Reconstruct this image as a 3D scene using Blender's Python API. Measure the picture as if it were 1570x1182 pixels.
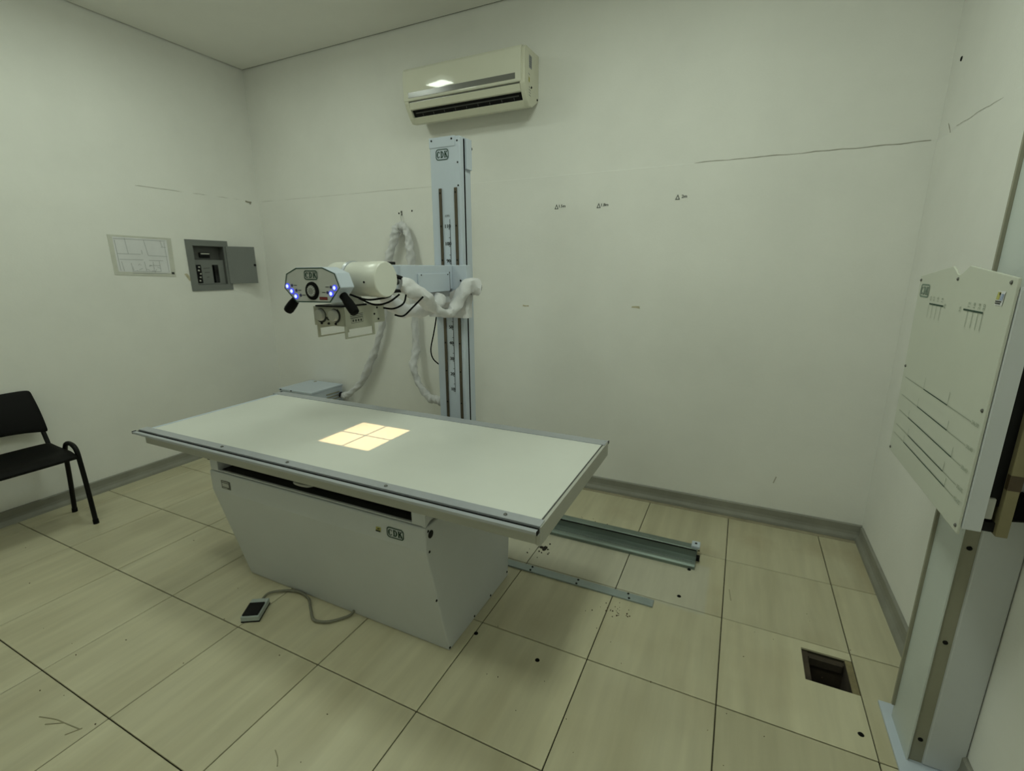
import bpy, bmesh, math, random
from mathutils import Vector, Matrix

# ------------------------------------------------------------------ set-up
for o in list(bpy.data.objects):
    bpy.data.objects.remove(o, do_unlink=True)
SC = bpy.context.scene
COL = SC.collection
U = 0.5                     # one floor tile = 0.5 m; every length below is in tiles
R = random.Random(7)

# ------------------------------------------------------------------ camera
cam = bpy.data.cameras.new('camera')
cam.sensor_fit = 'HORIZONTAL'
cam.sensor_width = 36.0
cam.lens = 728.03 / 1570 * 36.0
cam.clip_start = 0.02
camo = bpy.data.objects.new('camera', cam)
COL.objects.link(camo)
_w = Vector((1.77980, 0.40050, -0.31790))
_M = Matrix.Rotation(_w.length, 3, _w.normalized())      # rows: right, down, forward
rot = Matrix((_M[0], -_M[1], -_M[2])).transposed()
camo.matrix_world = Matrix.Translation(Vector((1.8691, -6.2891, 3.1858)) * U) @ rot.to_4x4()
SC.camera = camo

# ------------------------------------------------------------------ world, lights, exposure
w = bpy.data.worlds.new('world')
SC.world = w
w.use_nodes = True
w.node_tree.nodes['Background'].inputs[0].default_value = (0.02, 0.022, 0.02, 1)
w.node_tree.nodes['Background'].inputs[1].default_value = 0.1
SC.view_settings.view_transform = 'Standard'
SC.view_settings.look = 'None'
SC.view_settings.gamma = 1.0
SC.view_settings.use_curve_mapping = False
SC.view_settings.exposure = 0.0
LAMP = (0.88, 1.0, 0.84)


def area(name, x, y, z, sx, sy, power, d=(0, 0, -1)):
    L = bpy.data.lights.new(name, 'AREA')
    L.shape = 'RECTANGLE'
    L.size, L.size_y = sx * U, sy * U
    L.energy = power
    L.color = LAMP
    o = bpy.data.objects.new(name, L)
    o.location = Vector((x, y, z)) * U
    o.rotation_euler = Vector(d).to_track_quat('-Z', 'Y').to_euler()
    COL.objects.link(o)


def luminaire(x, y, power, side):
    """surface-mounted fitting: a glowing bottom and four glowing sides, 0.15 tile deep"""
    sx, sy, h = 0.75, 0.75, 0.16
    area('ceiling_lamp', x, y, 6.54 - h, sx, sy, power)
    for dx, dy in ((1, 0), (-1, 0), (0, 1), (0, -1)):
        area('ceiling_lamp', x + dx * sx / 2, y + dy * sy / 2, 6.54 - h / 2, (sy if dx else sx), h, side, (dx, dy, 0))


luminaire(-3.92, -2.62, 9.0, 0.15)
luminaire(0.95, -2.62, 10.0, 0.35)
luminaire(-3.92, -5.10, 6.3, 0.4)
luminaire(0.95, -5.10, 10.5, 1.2)


# ------------------------------------------------------------------ materials
def mat(name, col, rough=0.6, metal=0.0, var=0.0, vscale=3.0, bump=0.0, bscale=60.0, spec=0.5, stretch=(1, 1, 1), emit=None, coat=0.0):
    m = bpy.data.materials.new(name)
    m.use_nodes = True
    nt = m.node_tree
    b = nt.nodes['Principled BSDF']
    b.inputs['Base Color'].default_value = (*col, 1)
    b.inputs['Roughness'].default_value = rough
    b.inputs['Metallic'].default_value = metal
    b.inputs['Specular IOR Level'].default_value = spec
    if coat:
        b.inputs['Coat Weight'].default_value = coat
        b.inputs['Coat Roughness'].default_value = 0.12
    if emit:
        b.inputs['Emission Color'].default_value = (*emit[0], 1)
        b.inputs['Emission Strength'].default_value = emit[1]
    if var or bump:
        tc = nt.nodes.new('ShaderNodeTexCoord')
        mp = nt.nodes.new('ShaderNodeMapping')
        mp.inputs['Scale'].default_value = stretch
        nt.links.new(tc.outputs['Object'], mp.inputs['Vector'])
    if var:
        n = nt.nodes.new('ShaderNodeTexNoise')
        n.inputs['Scale'].default_value = vscale
        n.inputs['Detail'].default_value = 6
        n.inputs['Roughness'].default_value = 0.62
        nt.links.new(mp.outputs['Vector'], n.inputs['Vector'])
        r = nt.nodes.new('ShaderNodeValToRGB')
        r.color_ramp.elements[0].position = 0.3
        r.color_ramp.elements[1].position = 0.7
        r.color_ramp.elements[0].color = (*[c * (1 - var) for c in col], 1)
        r.color_ramp.elements[1].color = (*[min(1, c * (1 + var * 0.6)) for c in col], 1)
        nt.links.new(n.outputs['Fac'], r.inputs['Fac'])
        nt.links.new(r.outputs['Color'], b.inputs['Base Color'])
    if bump:
        n2 = nt.nodes.new('ShaderNodeTexNoise')
        n2.inputs['Scale'].default_value = bscale
        n2.inputs['Detail'].default_value = 4
        nt.links.new(mp.outputs['Vector'], n2.inputs['Vector'])
        bp = nt.nodes.new('ShaderNodeBump')
        bp.inputs['Strength'].default_value = bump
        bp.inputs['Distance'].default_value = 0.004
        nt.links.new(n2.outputs['Fac'], bp.inputs['Height'])
        nt.links.new(bp.outputs['Normal'], b.inputs['Normal'])
    return m


def tile_material():
    m = bpy.data.materials.new('polished_beige_tile')
    m.use_nodes = True
    nt = m.node_tree
    b = nt.nodes['Principled BSDF']
    b.inputs['Roughness'].default_value = 0.34
    geo = nt.nodes.new('ShaderNodeNewGeometry')
    oi = nt.nodes.new('ShaderNodeObjectInfo')

    def noise(scale, stretch, detail=5):
        mp = nt.nodes.new('ShaderNodeMapping')
        mp.inputs['Scale'].default_value = stretch
        nt.links.new(geo.outputs['Position'], mp.inputs['Vector'])
        add = nt.nodes.new('ShaderNodeVectorMath')
        add.operation = 'ADD'
        sc = nt.nodes.new('ShaderNodeMath')
        sc.operation = 'MULTIPLY'
        sc.inputs[1].default_value = 37.0
        nt.links.new(oi.outputs['Random'], sc.inputs[0])
        nt.links.new(mp.outputs['Vector'], add.inputs[0])
        nt.links.new(sc.outputs[0], add.inputs[1])
        n = nt.nodes.new('ShaderNodeTexNoise')
        n.inputs['Scale'].default_value = scale
        n.inputs['Detail'].default_value = detail
        nt.links.new(add.outputs[0], n.inputs['Vector'])
        return n
    grain = noise(9, (1.0, 0.12, 1))
    r = nt.nodes.new('ShaderNodeValToRGB')
    r.color_ramp.elements[0].position = 0.25
    r.color_ramp.elements[0].color = (0.48, 0.44, 0.295, 1)
    r.color_ramp.elements[1].position = 0.75
    r.color_ramp.elements[1].color = (0.61, 0.57, 0.405, 1)
    nt.links.new(grain.outputs['Fac'], r.inputs['Fac'])
    # patchy warm stains, stronger along the back wall where water and rust have dried
    st = noise(2.6, (1, 1, 1), 6)
    sep = nt.nodes.new('ShaderNodeSeparateXYZ')
    nt.links.new(geo.outputs['Position'], sep.inputs[0])
    mr = nt.nodes.new('ShaderNodeMapRange')
    mr.inputs['From Min'].default_value = -2.2
    mr.inputs['From Max'].default_value = 0.0
    mr.inputs['To Min'].default_value = 0.10
    mr.inputs['To Max'].default_value = 0.55
    nt.links.new(sep.outputs['Y'], mr.inputs['Value'])
    sr = nt.nodes.new('ShaderNodeValToRGB')
    sr.color_ramp.elements[0].position = 0.5
    sr.color_ramp.elements[0].color = (0, 0, 0, 1)
    sr.color_ramp.elements[1].position = 0.72
    sr.color_ramp.elements[1].color = (1, 1, 1, 1)
    nt.links.new(st.outputs['Fac'], sr.inputs['Fac'])
    mu = nt.nodes.new('ShaderNodeMath')
    mu.operation = 'MULTIPLY'
    nt.links.new(sr.outputs['Color'], mu.inputs[0])
    nt.links.new(mr.outputs['Result'], mu.inputs[1])
    mx = nt.nodes.new('ShaderNodeMix')
    mx.data_type = 'RGBA'
    nt.links.new(mu.outputs[0], mx.inputs['Factor'])
    nt.links.new(r.outputs['Color'], mx.inputs['A'])
    mx.inputs['B'].default_value = (0.36, 0.285, 0.16, 1)
    fine = noise(26, (1.0, 0.10, 1), 6)
    fr2 = nt.nodes.new('ShaderNodeMapRange')
    fr2.inputs['From Min'].default_value = 0.3
    fr2.inputs['From Max'].default_value = 0.7
    fr2.inputs['To Min'].default_value = 0.93
    fr2.inputs['To Max'].default_value = 1.05
    nt.links.new(fine.outputs['Fac'], fr2.inputs['Value'])

    def band(axis, lo, hi, soft):
        a = nt.nodes.new('ShaderNodeMapRange')
        a.interpolation_type = 'SMOOTHSTEP'
        a.inputs['From Min'].default_value = lo - soft
        a.inputs['From Max'].default_value = lo + soft
        b2 = nt.nodes.new('ShaderNodeMapRange')
        b2.interpolation_type = 'SMOOTHSTEP'
        b2.inputs['From Min'].default_value = hi - soft
        b2.inputs['From Max'].default_value = hi + soft
        b2.inputs['To Min'].default_value = 1
        b2.inputs['To Max'].default_value = 0
        nt.links.new(sep.outputs[axis], a.inputs['Value'])
        nt.links.new(sep.outputs[axis], b2.inputs['Value'])
        m2 = nt.nodes.new('ShaderNodeMath')
        m2.operation = 'MULTIPLY'
        nt.links.new(a.outputs['Result'], m2.inputs[0])
        nt.links.new(b2.outputs['Result'], m2.inputs[1])
        return m2
    bx_, by_ = band('X', -0.9, 0.925, 0.012), band('Y', -1.03, -0.62, 0.02)
    pm_ = nt.nodes.new('ShaderNodeMath')
    pm_.operation = 'MULTIPLY'
    nt.links.new(bx_.outputs[0], pm_.inputs[0])
    nt.links.new(by_.outputs[0], pm_.inputs[1])
    pw = nt.nodes.new('ShaderNodeMath')
    pw.operation = 'MULTIPLY'
    pw.inputs[1].default_value = 0.75
    nt.links.new(pm_.outputs[0], pw.inputs[0])
    mx0 = nt.nodes.new('ShaderNodeMix')
    mx0.data_type = 'RGBA'
    nt.links.new(pw.outputs[0], mx0.inputs['Factor'])
    nt.links.new(mx.outputs['Result'], mx0.inputs['A'])
    mx0.inputs['B'].default_value = (0.53, 0.51, 0.42, 1)     # worn, scrubbed paler than the rest
    fm = nt.nodes.new('ShaderNodeVectorMath')
    fm.operation = 'SCALE'
    nt.links.new(mx0.outputs['Result'], fm.inputs[0])
    nt.links.new(fr2.outputs['Result'], fm.inputs['Scale'])
    mx = fm
    # small brightness difference from tile to tile
    hs = nt.nodes.new('ShaderNodeHueSaturation')
    mv = nt.nodes.new('ShaderNodeMapRange')
    mv.inputs['To Min'].default_value = 0.94
    mv.inputs['To Max'].default_value = 1.05
    nt.links.new(oi.outputs['Random'], mv.inputs['Value'])
    nt.links.new(mv.outputs['Result'], hs.inputs['Value'])
    nt.links.new(mx.outputs[0], hs.inputs['Color'])
    nt.links.new(hs.outputs['Color'], b.inputs['Base Color'])
    return m


M = {}
M['wall'] = mat('painted_plaster', (0.82, 0.815, 0.78), 0.75, var=0.05, vscale=1.6, bump=0.12, bscale=90)
M['ceiling'] = mat('ceiling_board', (0.83, 0.82, 0.775), 0.85, var=0.03, vscale=2)
M['tile'] = tile_material()
M['grout'] = mat('dark_grout', (0.030, 0.025, 0.012), 0.9, var=0.3, vscale=9)
M['mortar'] = mat('stained_mortar', (0.36, 0.32, 0.22), 0.9, var=0.3, vscale=6)
M['baseboard'] = mat('grey_baseboard', (0.265, 0.262, 0.225), 0.5, var=0.16, vscale=5)
M['dirt'] = mat('dark_dirt', (0.02, 0.016, 0.010), 0.95)
M['rust'] = mat('rust_flakes', (0.07, 0.04, 0.02), 0.95)
M['crack'] = mat('wall_crack', (0.36, 0.34, 0.28), 0.95)
M['scuff'] = mat('scuff_mark', (0.30, 0.275, 0.18), 0.9)
M['patch'] = mat('old_tape_patch', (0.56, 0.51, 0.36), 0.8, var=0.3, vscale=30)
M['enamel'] = mat('blue_white_enamel', (0.54, 0.60, 0.69), 0.34, var=0.03, vscale=4)
M['enamel_grey'] = mat('grey_enamel', (0.58, 0.60, 0.62), 0.40, var=0.03, vscale=4)
M['cream'] = mat('cream_housing', (0.69, 0.695, 0.63), 0.33, var=0.03, vscale=5)
M['panel_face'] = mat('silver_panel_face', (0.50, 0.51, 0.49), 0.45, var=0.03, vscale=8)
M['frame_grey'] = mat('frame_grey_paint', (0.44, 0.44, 0.395), 0.45, var=0.05, vscale=5)
M['post'] = mat('post_enamel', (0.58, 0.62, 0.60), 0.42, var=0.03, vscale=4)
M['khaki'] = mat('khaki_metal', (0.44, 0.44, 0.36), 0.42, var=0.05, vscale=6)
M['khaki_dark'] = mat('khaki_strip', (0.30, 0.29, 0.22), 0.5, var=0.06, vscale=6)
M['table_white'] = mat('white_table_laminate', (0.70, 0.715, 0.67), 0.30, var=0.03, vscale=2.5)
M['alu'] = mat('anodised_aluminium', (0.44, 0.46, 0.50), 0.36, metal=0.35, var=0.06, vscale=8)
M['alu_dull'] = mat('dull_aluminium', (0.36, 0.36, 0.30), 0.5, metal=0.25, var=0.08, vscale=8)
M['galv'] = mat('galvanised_rail', (0.20, 0.245, 0.22), 0.42, metal=0.5, var=0.22, vscale=7, stretch=(0.3, 1, 1))
M['galv_flat'] = mat('flat_steel_bar', (0.33, 0.38, 0.38), 0.45, metal=0.45, var=0.15, vscale=8)
M['black'] = mat('black_plastic', (0.005, 0.005, 0.0055), 0.5, spec=0.2)
M['rubber'] = mat('black_rubber', (0.004, 0.004, 0.004), 0.8, spec=0.12)
M['gap'] = mat('painted_gap_shade', (0.10, 0.10, 0.085), 0.9)
M['dark'] = mat('dark_interior', (0.03, 0.03, 0.028), 0.7)
M['chair'] = mat('black_chair_plastic', (0.004, 0.0038, 0.0036), 0.55, spec=0.14)
M['chair_tube'] = mat('black_painted_tube', (0.0035, 0.0035, 0.0035), 0.4, spec=0.2)
M['green'] = mat('green_print', (0.008, 0.045, 0.026), 0.6)
M['green_pale'] = mat('faded_green_print', (0.17, 0.24, 0.19), 0.6)
M['line_pale'] = mat('faded_line_print', (0.30, 0.34, 0.27), 0.6)
M['ink'] = mat('dark_ink', (0.03, 0.033, 0.03), 0.7)
M['ink_pale'] = mat('faded_ink', (0.40, 0.41, 0.42), 0.8)
M['paper'] = mat('white_paper', (0.72, 0.72, 0.74), 0.7, var=0.05, vscale=9)
M['sleeve'] = mat('old_plastic_sleeve', (0.60, 0.60, 0.54), 0.25, var=0.12, vscale=7)
M['panel_grey'] = mat('grey_panel_paint', (0.175, 0.185, 0.178), 0.45, var=0.06, vscale=5)
M['panel_dark'] = mat('dark_grey_paint', (0.085, 0.087, 0.082), 0.5, var=0.08, vscale=6)
M['fabric'] = mat('white_cable_cover', (0.66, 0.66, 0.68), 0.62, var=0.12, vscale=9, bump=0.3, bscale=25)
M['dial'] = mat('grey_dial', (0.25, 0.26, 0.24), 0.5)
M['red'] = mat('red_display', (0.16, 0.012, 0.012), 0.25)
M['blue'] = mat('blue_led', (0.01, 0.015, 0.25), 0.4, emit=((0.05, 0.07, 1.0), 0.9))
M['blue_core'] = mat('blue_led_core', (0.1, 0.15, 0.4), 0.4, emit=((0.72, 0.84, 1.0), 1.15))
M['navy'] = mat('navy_print', (0.03, 0.03, 0.13), 0.5)
M['ac'] = mat('cream_glossy_plastic', (0.70, 0.695, 0.59), 0.05, var=0.02, vscale=4)
M['ac_body'] = mat('cream_plastic', (0.66, 0.65, 0.53), 0.4, var=0.03, vscale=4)
M['ac_strip'] = mat('grey_trim_strip', (0.16, 0.16, 0.145), 0.2)
M['wood'] = mat('tan_edge', (0.22, 0.19, 0.10), 0.6, var=0.15, vscale=8)
M['brown'] = mat('brown_tape', (0.055, 0.035, 0.015), 0.5)
M['board'] = mat('board_laminate', (0.56, 0.575, 0.50), 0.42, var=0.03, vscale=4)
M['yellow'] = mat('yellow_print', (0.45, 0.43, 0.12), 0.6)
M['sticker_blue'] = mat('pale_blue_print', (0.28, 0.34, 0.50), 0.6)
M['steel'] = mat('steel_screw', (0.14, 0.14, 0.13), 0.4, metal=0.6)
M['track'] = mat('brown_steel_track', (0.115, 0.095, 0.065), 0.42, metal=0.4, var=0.35, vscale=5, stretch=(1, 1, 0.3))
M['pit'] = mat('drain_concrete', (0.060, 0.045, 0.030), 0.9, var=0.4, vscale=12)
M['drain_edge'] = mat('drain_edge_mortar', (0.25, 0.21, 0.11), 0.9, var=0.3, vscale=14)
M['pedal'] = mat('grey_green_plastic', (0.40, 0.45, 0.43), 0.5)
M['cord'] = mat('grey_cord', (0.18, 0.175, 0.13), 0.55)
M['vinyl_grey'] = mat('light_grey_plastic', (0.5, 0.5, 0.46), 0.5)


# ------------------------------------------------------------------ mesh helpers
ORG = {}


class MB:
    def __init__(s):
        s.v, s.f = [], []

    def add(s, vs, fs):
        b = len(s.v)
        s.v += [Vector(p) for p in vs]
        s.f += [tuple(i + b for i in f) for f in fs]
        return s

    def box(s, x0, x1, y0, y1, z0, z1):
        return s.add([(x0, y0, z0), (x1, y0, z0), (x1, y1, z0), (x0, y1, z0),
                      (x0, y0, z1), (x1, y0, z1), (x1, y1, z1), (x0, y1, z1)],
                     [(3, 2, 1, 0), (4, 5, 6, 7), (0, 1, 5, 4), (1, 2, 6, 5), (2, 3, 7, 6), (3, 0, 4, 7)])

    def prism(s, poly, axis, a0, a1):
        """poly: 2-D points; axis x -> (y,z), axis y -> (x,z), axis z -> (x,y)"""
        def P(p, a):
            return {'x': (a, p[0], p[1]), 'y': (p[0], a, p[1]), 'z': (p[0], p[1], a)}[axis]
        n = len(poly)
        vs = [P(p, a0) for p in poly] + [P(p, a1) for p in poly]
        fs = [tuple(range(n - 1, -1, -1)), tuple(range(n, 2 * n))]
        fs += [(i, (i + 1) % n, n + (i + 1) % n, n + i) for i in range(n)]
        return s.add(vs, fs)

    def cyl(s, p0, p1, r0, r1=None, n=16, caps=True):
        r1 = r0 if r1 is None else r1
        p0, p1 = Vector(p0), Vector(p1)
        d = (p1 - p0).normalized()
        a = d.orthogonal().normalized()
        b = d.cross(a)
        vs = []
        for p, r in ((p0, r0), (p1, r1)):
            for i in range(n):
                t = 2 * math.pi * i / n
                vs.append(p + a * r * math.cos(t) + b * r * math.sin(t))
        fs = [(i, (i + 1) % n, n + (i + 1) % n, n + i) for i in range(n)]
        if caps:
            fs += [tuple(range(n - 1, -1, -1)), tuple(range(n, 2 * n))]
        return s.add(vs, fs)

    def revolve(s, p0, p1, prof, n=28):
        """prof: list of (t along axis 0..1, radius)"""
        p0, p1 = Vector(p0), Vector(p1)
        d = p1 - p0
        a = d.normalized().orthogonal().normalized()
        b = d.normalized().cross(a)
        vs = []
        for t, r in prof:
            for i in range(n):
                q = 2 * math.pi * i / n
                vs.append(p0 + d * t + a * r * math.cos(q) + b * r * math.sin(q))
        fs = []
        for k in range(len(prof) - 1):
            for i in range(n):
                j = (i + 1) % n
                fs.append((k * n + i, k * n + j, (k + 1) * n + j, (k + 1) * n + i))
        m = len(prof)
        fs += [tuple(range(n - 1, -1, -1)), tuple(range((m - 1) * n, m * n))]
        return s.add(vs, fs)

    def tube(s, pts, r, n=10, sub=6, fn=None):
        """smooth tube through pts; fn(t, angle) scales the radius"""
        pts = [Vector(p) for p in pts]
        path = []
        for i in range(len(pts) - 1):
            p0 = pts[max(i - 1, 0)]; p1 = pts[i]; p2 = pts[i + 1]; p3 = pts[min(i + 2, len(pts) - 1)]
            for k in range(sub):
                t = k / sub
                path.append(0.5 * ((2 * p1) + (p2 - p0) * t + (2 * p0 - 5 * p1 + 4 * p2 - p3) * t * t + (-p0 + 3 * p1 - 3 * p2 + p3) * t ** 3))
        path.append(pts[-1])
        vs, fs = [], []
        a = None
        m = len(path)
        for i, p in enumerate(path):
            d = (path[min(i + 1, m - 1)] - path[max(i - 1, 0)]).normalized()
            a = d.orthogonal().normalized() if a is None else (a - d * a.dot(d)).normalized()
            b = d.cross(a)
            for k in range(n):
                q = 2 * math.pi * k / n
                rr = r(i / (m - 1)) if callable(r) else r
                if fn:
                    rr *= fn(i / (m - 1), q)
                vs.append(p + a * rr * math.cos(q) + b * rr * math.sin(q))
        for i in range(m - 1):
            for k in range(n):
                j = (k + 1) % n
                fs.append((i * n + k, i * n + j, (i + 1) * n + j, (i + 1) * n + k))
        fs += [tuple(range(n - 1, -1, -1)), tuple(range((m - 1) * n, m * n))]
        return s.add(vs, fs)

    def sheet(s, fn, nu, nv, th):
        """fn(u,v) -> (point, normal); closed shell of thickness th"""
        top, bot = [], []
        for i in range(nu + 1):
            for j in range(nv + 1):
                p, nrm = fn(i / nu, j / nv)
                p, nrm = Vector(p), Vector(nrm).normalized()
                top.append(p)
                bot.append(p - nrm * th)
        N = len(top)
        fs = []
        idx = lambda i, j: i * (nv + 1) + j
        for i in range(nu):
            for j in range(nv):
                q = (idx(i, j), idx(i + 1, j), idx(i + 1, j + 1), idx(i, j + 1))
                fs.append(q)
                fs.append(tuple(N + k for k in reversed(q)))
        edge = [idx(i, 0) for i in range(nu + 1)] + [idx(nu, j) for j in range(1, nv + 1)] + \
               [idx(i, nv) for i in range(nu - 1, -1, -1)] + [idx(0, j) for j in range(nv - 1, 0, -1)]
        for k in range(len(edge)):
            a, b = edge[k], edge[(k + 1) % len(edge)]
            fs.append((b, a, N + a, N + b))
        return s.add(top + bot, fs)

    def flat(s, fr, polys):
        """polys in the 2-D frame fr = (origin, u, v)"""
        o, u, v = (Vector(q) for q in fr)
        for p in polys:
            s.add([o + u * a + v * b for a, b in p], [tuple(range(len(p)))])
        return s

    def line(s, fr, a, b, wd):
        ax, ay = a
        bx, by = b
        L = math.hypot(bx - ax, by - ay) or 1
        nx, ny = -(by - ay) / L * wd / 2, (bx - ax) / L * wd / 2
        return s.flat(fr, [[(ax + nx, ay + ny), (ax - nx, ay - ny), (bx - nx, by - ny), (bx + nx, by + ny)]])

    def text(s, string, fr, size, rotate=0.0):
        cu = bpy.data.curves.new('t', 'FONT')
        cu.body = string
        cu.size = 1.0
        cu.align_x = 'CENTER'
        cu.align_y = 'CENTER'
        cu.resolution_u = 2
        ob = bpy.data.objects.new('t', cu)
        me = bpy.data.meshes.new_from_object(ob)
        o, u, v = (Vector(q) for q in fr)
        c, q = math.cos(rotate), math.sin(rotate)
        vs = [o + (u * (p.co.x * c - p.co.y * q) + v * (p.co.x * q + p.co.y * c)) * size for p in me.vertices]
        s.add(vs, [tuple(p.vertices) for p in me.polygons])
        bpy.data.objects.remove(ob)
        bpy.data.curves.remove(cu)
        bpy.data.meshes.remove(me)
        return s

    def build(s, name, m, parent=None, smooth=False, bevel=0.0, seg=2, origin=None, subd=0):
        me = bpy.data.meshes.new(name)
        if parent is not None:
            org = ORG[parent.name]
        elif origin is not None:
            org = Vector(origin)
        else:
            lo = [min(p[i] for p in s.v) for i in range(3)]
            hi = [max(p[i] for p in s.v) for i in range(3)]
            org = Vector(((lo[0] + hi[0]) / 2, (lo[1] + hi[1]) / 2, lo[2]))
        me.from_pydata([tuple((p - org) * U) for p in s.v], [], s.f)
        bm = bmesh.new()
        bm.from_mesh(me)
        bmesh.ops.recalc_face_normals(bm, faces=bm.faces)
        if bevel:
            ed = [e for e in bm.edges if len(e.link_faces) == 2 and e.calc_face_angle(0) > math.radians(25)]
            bmesh.ops.bevel(bm, geom=ed, offset=bevel * U, segments=seg, affect='EDGES', profile=0.5, clamp_overlap=True)
        bm.to_mesh(me)
        bm.free()
        if smooth:
            for p in me.polygons:
                p.use_smooth = True
            if hasattr(me, 'set_sharp_from_angle'):
                me.set_sharp_from_angle(angle=math.radians(38))
        me.materials.append(m)
        o = bpy.data.objects.new(name, me)
        COL.objects.link(o)
        ORG[o.name] = org
        if parent is not None:
            o.parent = parent
        else:
            o.location = org * U
        if subd:
            md = o.modifiers.new('sub', 'SUBSURF')
            md.levels = md.render_levels = subd
        return o


def thing(name, loc, label, cat, group=None):
    o = bpy.data.objects.new(name, None)
    o.empty_display_size = 0.05
    COL.objects.link(o)
    o.location = Vector(loc) * U
    ORG[o.name] = Vector(loc)
    return tag(o, label, cat, group)


def tag(o, label, cat, group=None):
    o['label'] = label
    o['category'] = cat
    if group:
        o['group'] = group
    return o


def structure(o, label=None):
    o['kind'] = 'structure'
    if label:
        o['label'] = label
    return o


def stuff(o):
    o['kind'] = 'stuff'
    return o


def box(*a):
    return MB().box(*a)


def frame(o, u, v):
    return (o, u, v)


# 'CDK' badge: slab-serif letters inside a rounded frame, in a unit box 1 wide and h high
def rounded(wd, ht, r, n=6):
    pts = []
    for cx, cy, a0 in ((wd / 2 - r, ht / 2 - r, 0), (-wd / 2 + r, ht / 2 - r, 90), (-wd / 2 + r, -ht / 2 + r, 180), (wd / 2 - r, -ht / 2 + r, 270)):
        for i in range(n + 1):
            t = math.radians(a0 + 90 * i / n)
            pts.append((cx + r * math.cos(t), cy + r * math.sin(t)))
    return pts


def ring(po, pi):
    n = len(po)
    return [[po[i], po[(i + 1) % n], pi[(i + 1) % n], pi[i]] for i in range(n)]


def letters():
    L = {}
    c = []
    n = 22
    for i in range(n):
        a, b = (math.radians(38 + (322 - 38) * k / n) for k in (i, i + 1))
        th = lambda t: 0.13 + 0.20 * max(0, -math.cos(t))
        q = []
        for t in (a, b):
            q.append((0.5 + 0.46 * math.cos(t), 0.5 + 0.5 * math.sin(t)))
        for t in (b, a):
            k = th(t)
            q.append((0.5 + (0.46 - k) * math.cos(t), 0.5 + (0.5 - min(k, 0.16)) * math.sin(t)))
        c.append(q)
    c += [[(0.78, 0.95), (0.88, 0.95), (0.88, 0.62), (0.78, 0.66)], [(0.76, 0.30), (0.9, 0.30), (0.86, 0.14), (0.74, 0.14)]]
    L['C'] = c
    d = [[(0.12, 0.02), (0.41, 0.02), (0.41, 0.98), (0.12, 0.98)], [(0.02, 0), (0.45, 0), (0.45, 0.10), (0.02, 0.10)], [(0.02, 0.9), (0.45, 0.9), (0.45, 1), (0.02, 1)]]
    for i in range(16):
        a, b = (math.radians(-90 + 180 * k / 16) for k in (i, i + 1))
        q = [(0.42 + 0.54 * math.cos(t), 0.5 + 0.5 * math.sin(t)) for t in (a, b)]
        q += [(0.40 + 0.27 * math.cos(t), 0.5 + 0.36 * math.sin(t)) for t in (b, a)]
        d.append(q)
    L['D'] = d
    L['K'] = [[(0.10, 0.02), (0.39, 0.02), (0.39, 0.98), (0.10, 0.98)], [(0.0, 0), (0.46, 0), (0.46, 0.10), (0.0, 0.10)], [(0.0, 0.9), (0.46, 0.9), (0.46, 1), (0.0, 1)],
              [(0.35, 0.34), (0.35, 0.58), (0.66, 0.92), (0.90, 0.92)], [(0.40, 0.50), (0.58, 0.70), (1.02, 0.06), (0.68, 0.06)],
              [(0.56, 0.9), (0.98, 0.9), (0.98, 1), (0.56, 1)], [(0.60, 0), (1.04, 0), (1.04, 0.10), (0.60, 0.10)]]
    return L


LET = letters()


def badge(mb, fr, wd, ht, lw=0.035):
    out = rounded(wd, ht, ht * 0.28)
    k = lw * wd * 1.55
    inn = rounded(wd - 2 * k, ht - 2 * k, ht * 0.22)
    mb.flat(fr, ring(out, inn))
    lh = ht * 0.60
    lww = wd * 0.268
    for i, ch in enumerate('CDK'):
        x0 = -wd * 0.425 + i * wd * 0.288
        mb.flat(fr, [[(x0 + a * lww, -lh / 2 + b * lh) for a, b in p] for p in LET[ch]])
    return mb


def screw(p, d, r, parent, m='steel', name='screw'):
    p, d = Vector(p), Vector(d).normalized()
    return MB().revolve(p, p + d * r * 0.7, [(0, r), (0.5, r * 0.95), (1, r * 0.55)], 10).build(name, M[m], parent, smooth=True)


# ------------------------------------------------------------------ the room
XL, XR, YB, YF, H, SEAM = -6.39, 3.45, 0.135, -9.09, 6.545, 4.385
B = 1.009

# floor slab with a hole where the drain is, tiles laid on it
DR = (2.632, 3.0, -2.475, -2.111)     # drain opening
fl = MB()
fl.box(XL, DR[0], YF, YB, -0.25, -0.016)
fl.box(DR[1], XR, YF, YB, -0.25, -0.016)
fl.box(DR[0], DR[1], YF, DR[2], -0.25, -0.016)
fl.box(DR[0], DR[1], DR[3], YB, -0.25, -0.016)
floor = structure(fl.build('floor', M['grout'], origin=(0, 0, 0)))
xs = [XL] + list(range(-6, 4)) + [XR]
ys = [-B * i for i in range(0, 10)]
G = 0.0042
cache = {}
for i in range(len(xs) - 1):
    for j in range(len(ys) - 1):
        x0, x1, y1, y0 = xs[i] + G, xs[i + 1] - G, ys[j] - G, ys[j + 1] + G
        cx, cy = (x0 + x1) / 2, (y0 + y1) / 2
        if xs[i] == 2 and j == 2:
            mb = MB().prism([(x0, y0), (x1, y0), (x1, DR[2]), (DR[0], DR[2]), (DR[0], DR[3]), (x1, DR[3]), (x1, y1), (x0, y1)], 'z', -0.0155, 0)
            mb.build('tile', M['tile'], floor)
            continue
        key = (round(x1 - x0, 4), round(y1 - y0, 4))
        if key not in cache:
            hx, hy = key[0] / 2, key[1] / 2
            t = MB().box(-hx, hx, -hy, hy, -0.0155, 0).build('tile', M['tile'], floor, bevel=0.003, seg=1)
            cache[key] = t.data
        else:
            t = bpy.data.objects.new('tile', cache[key])
            COL.objects.link(t)
            t.parent = floor
        t.location = (cx * U, cy * U, 0)
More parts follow.
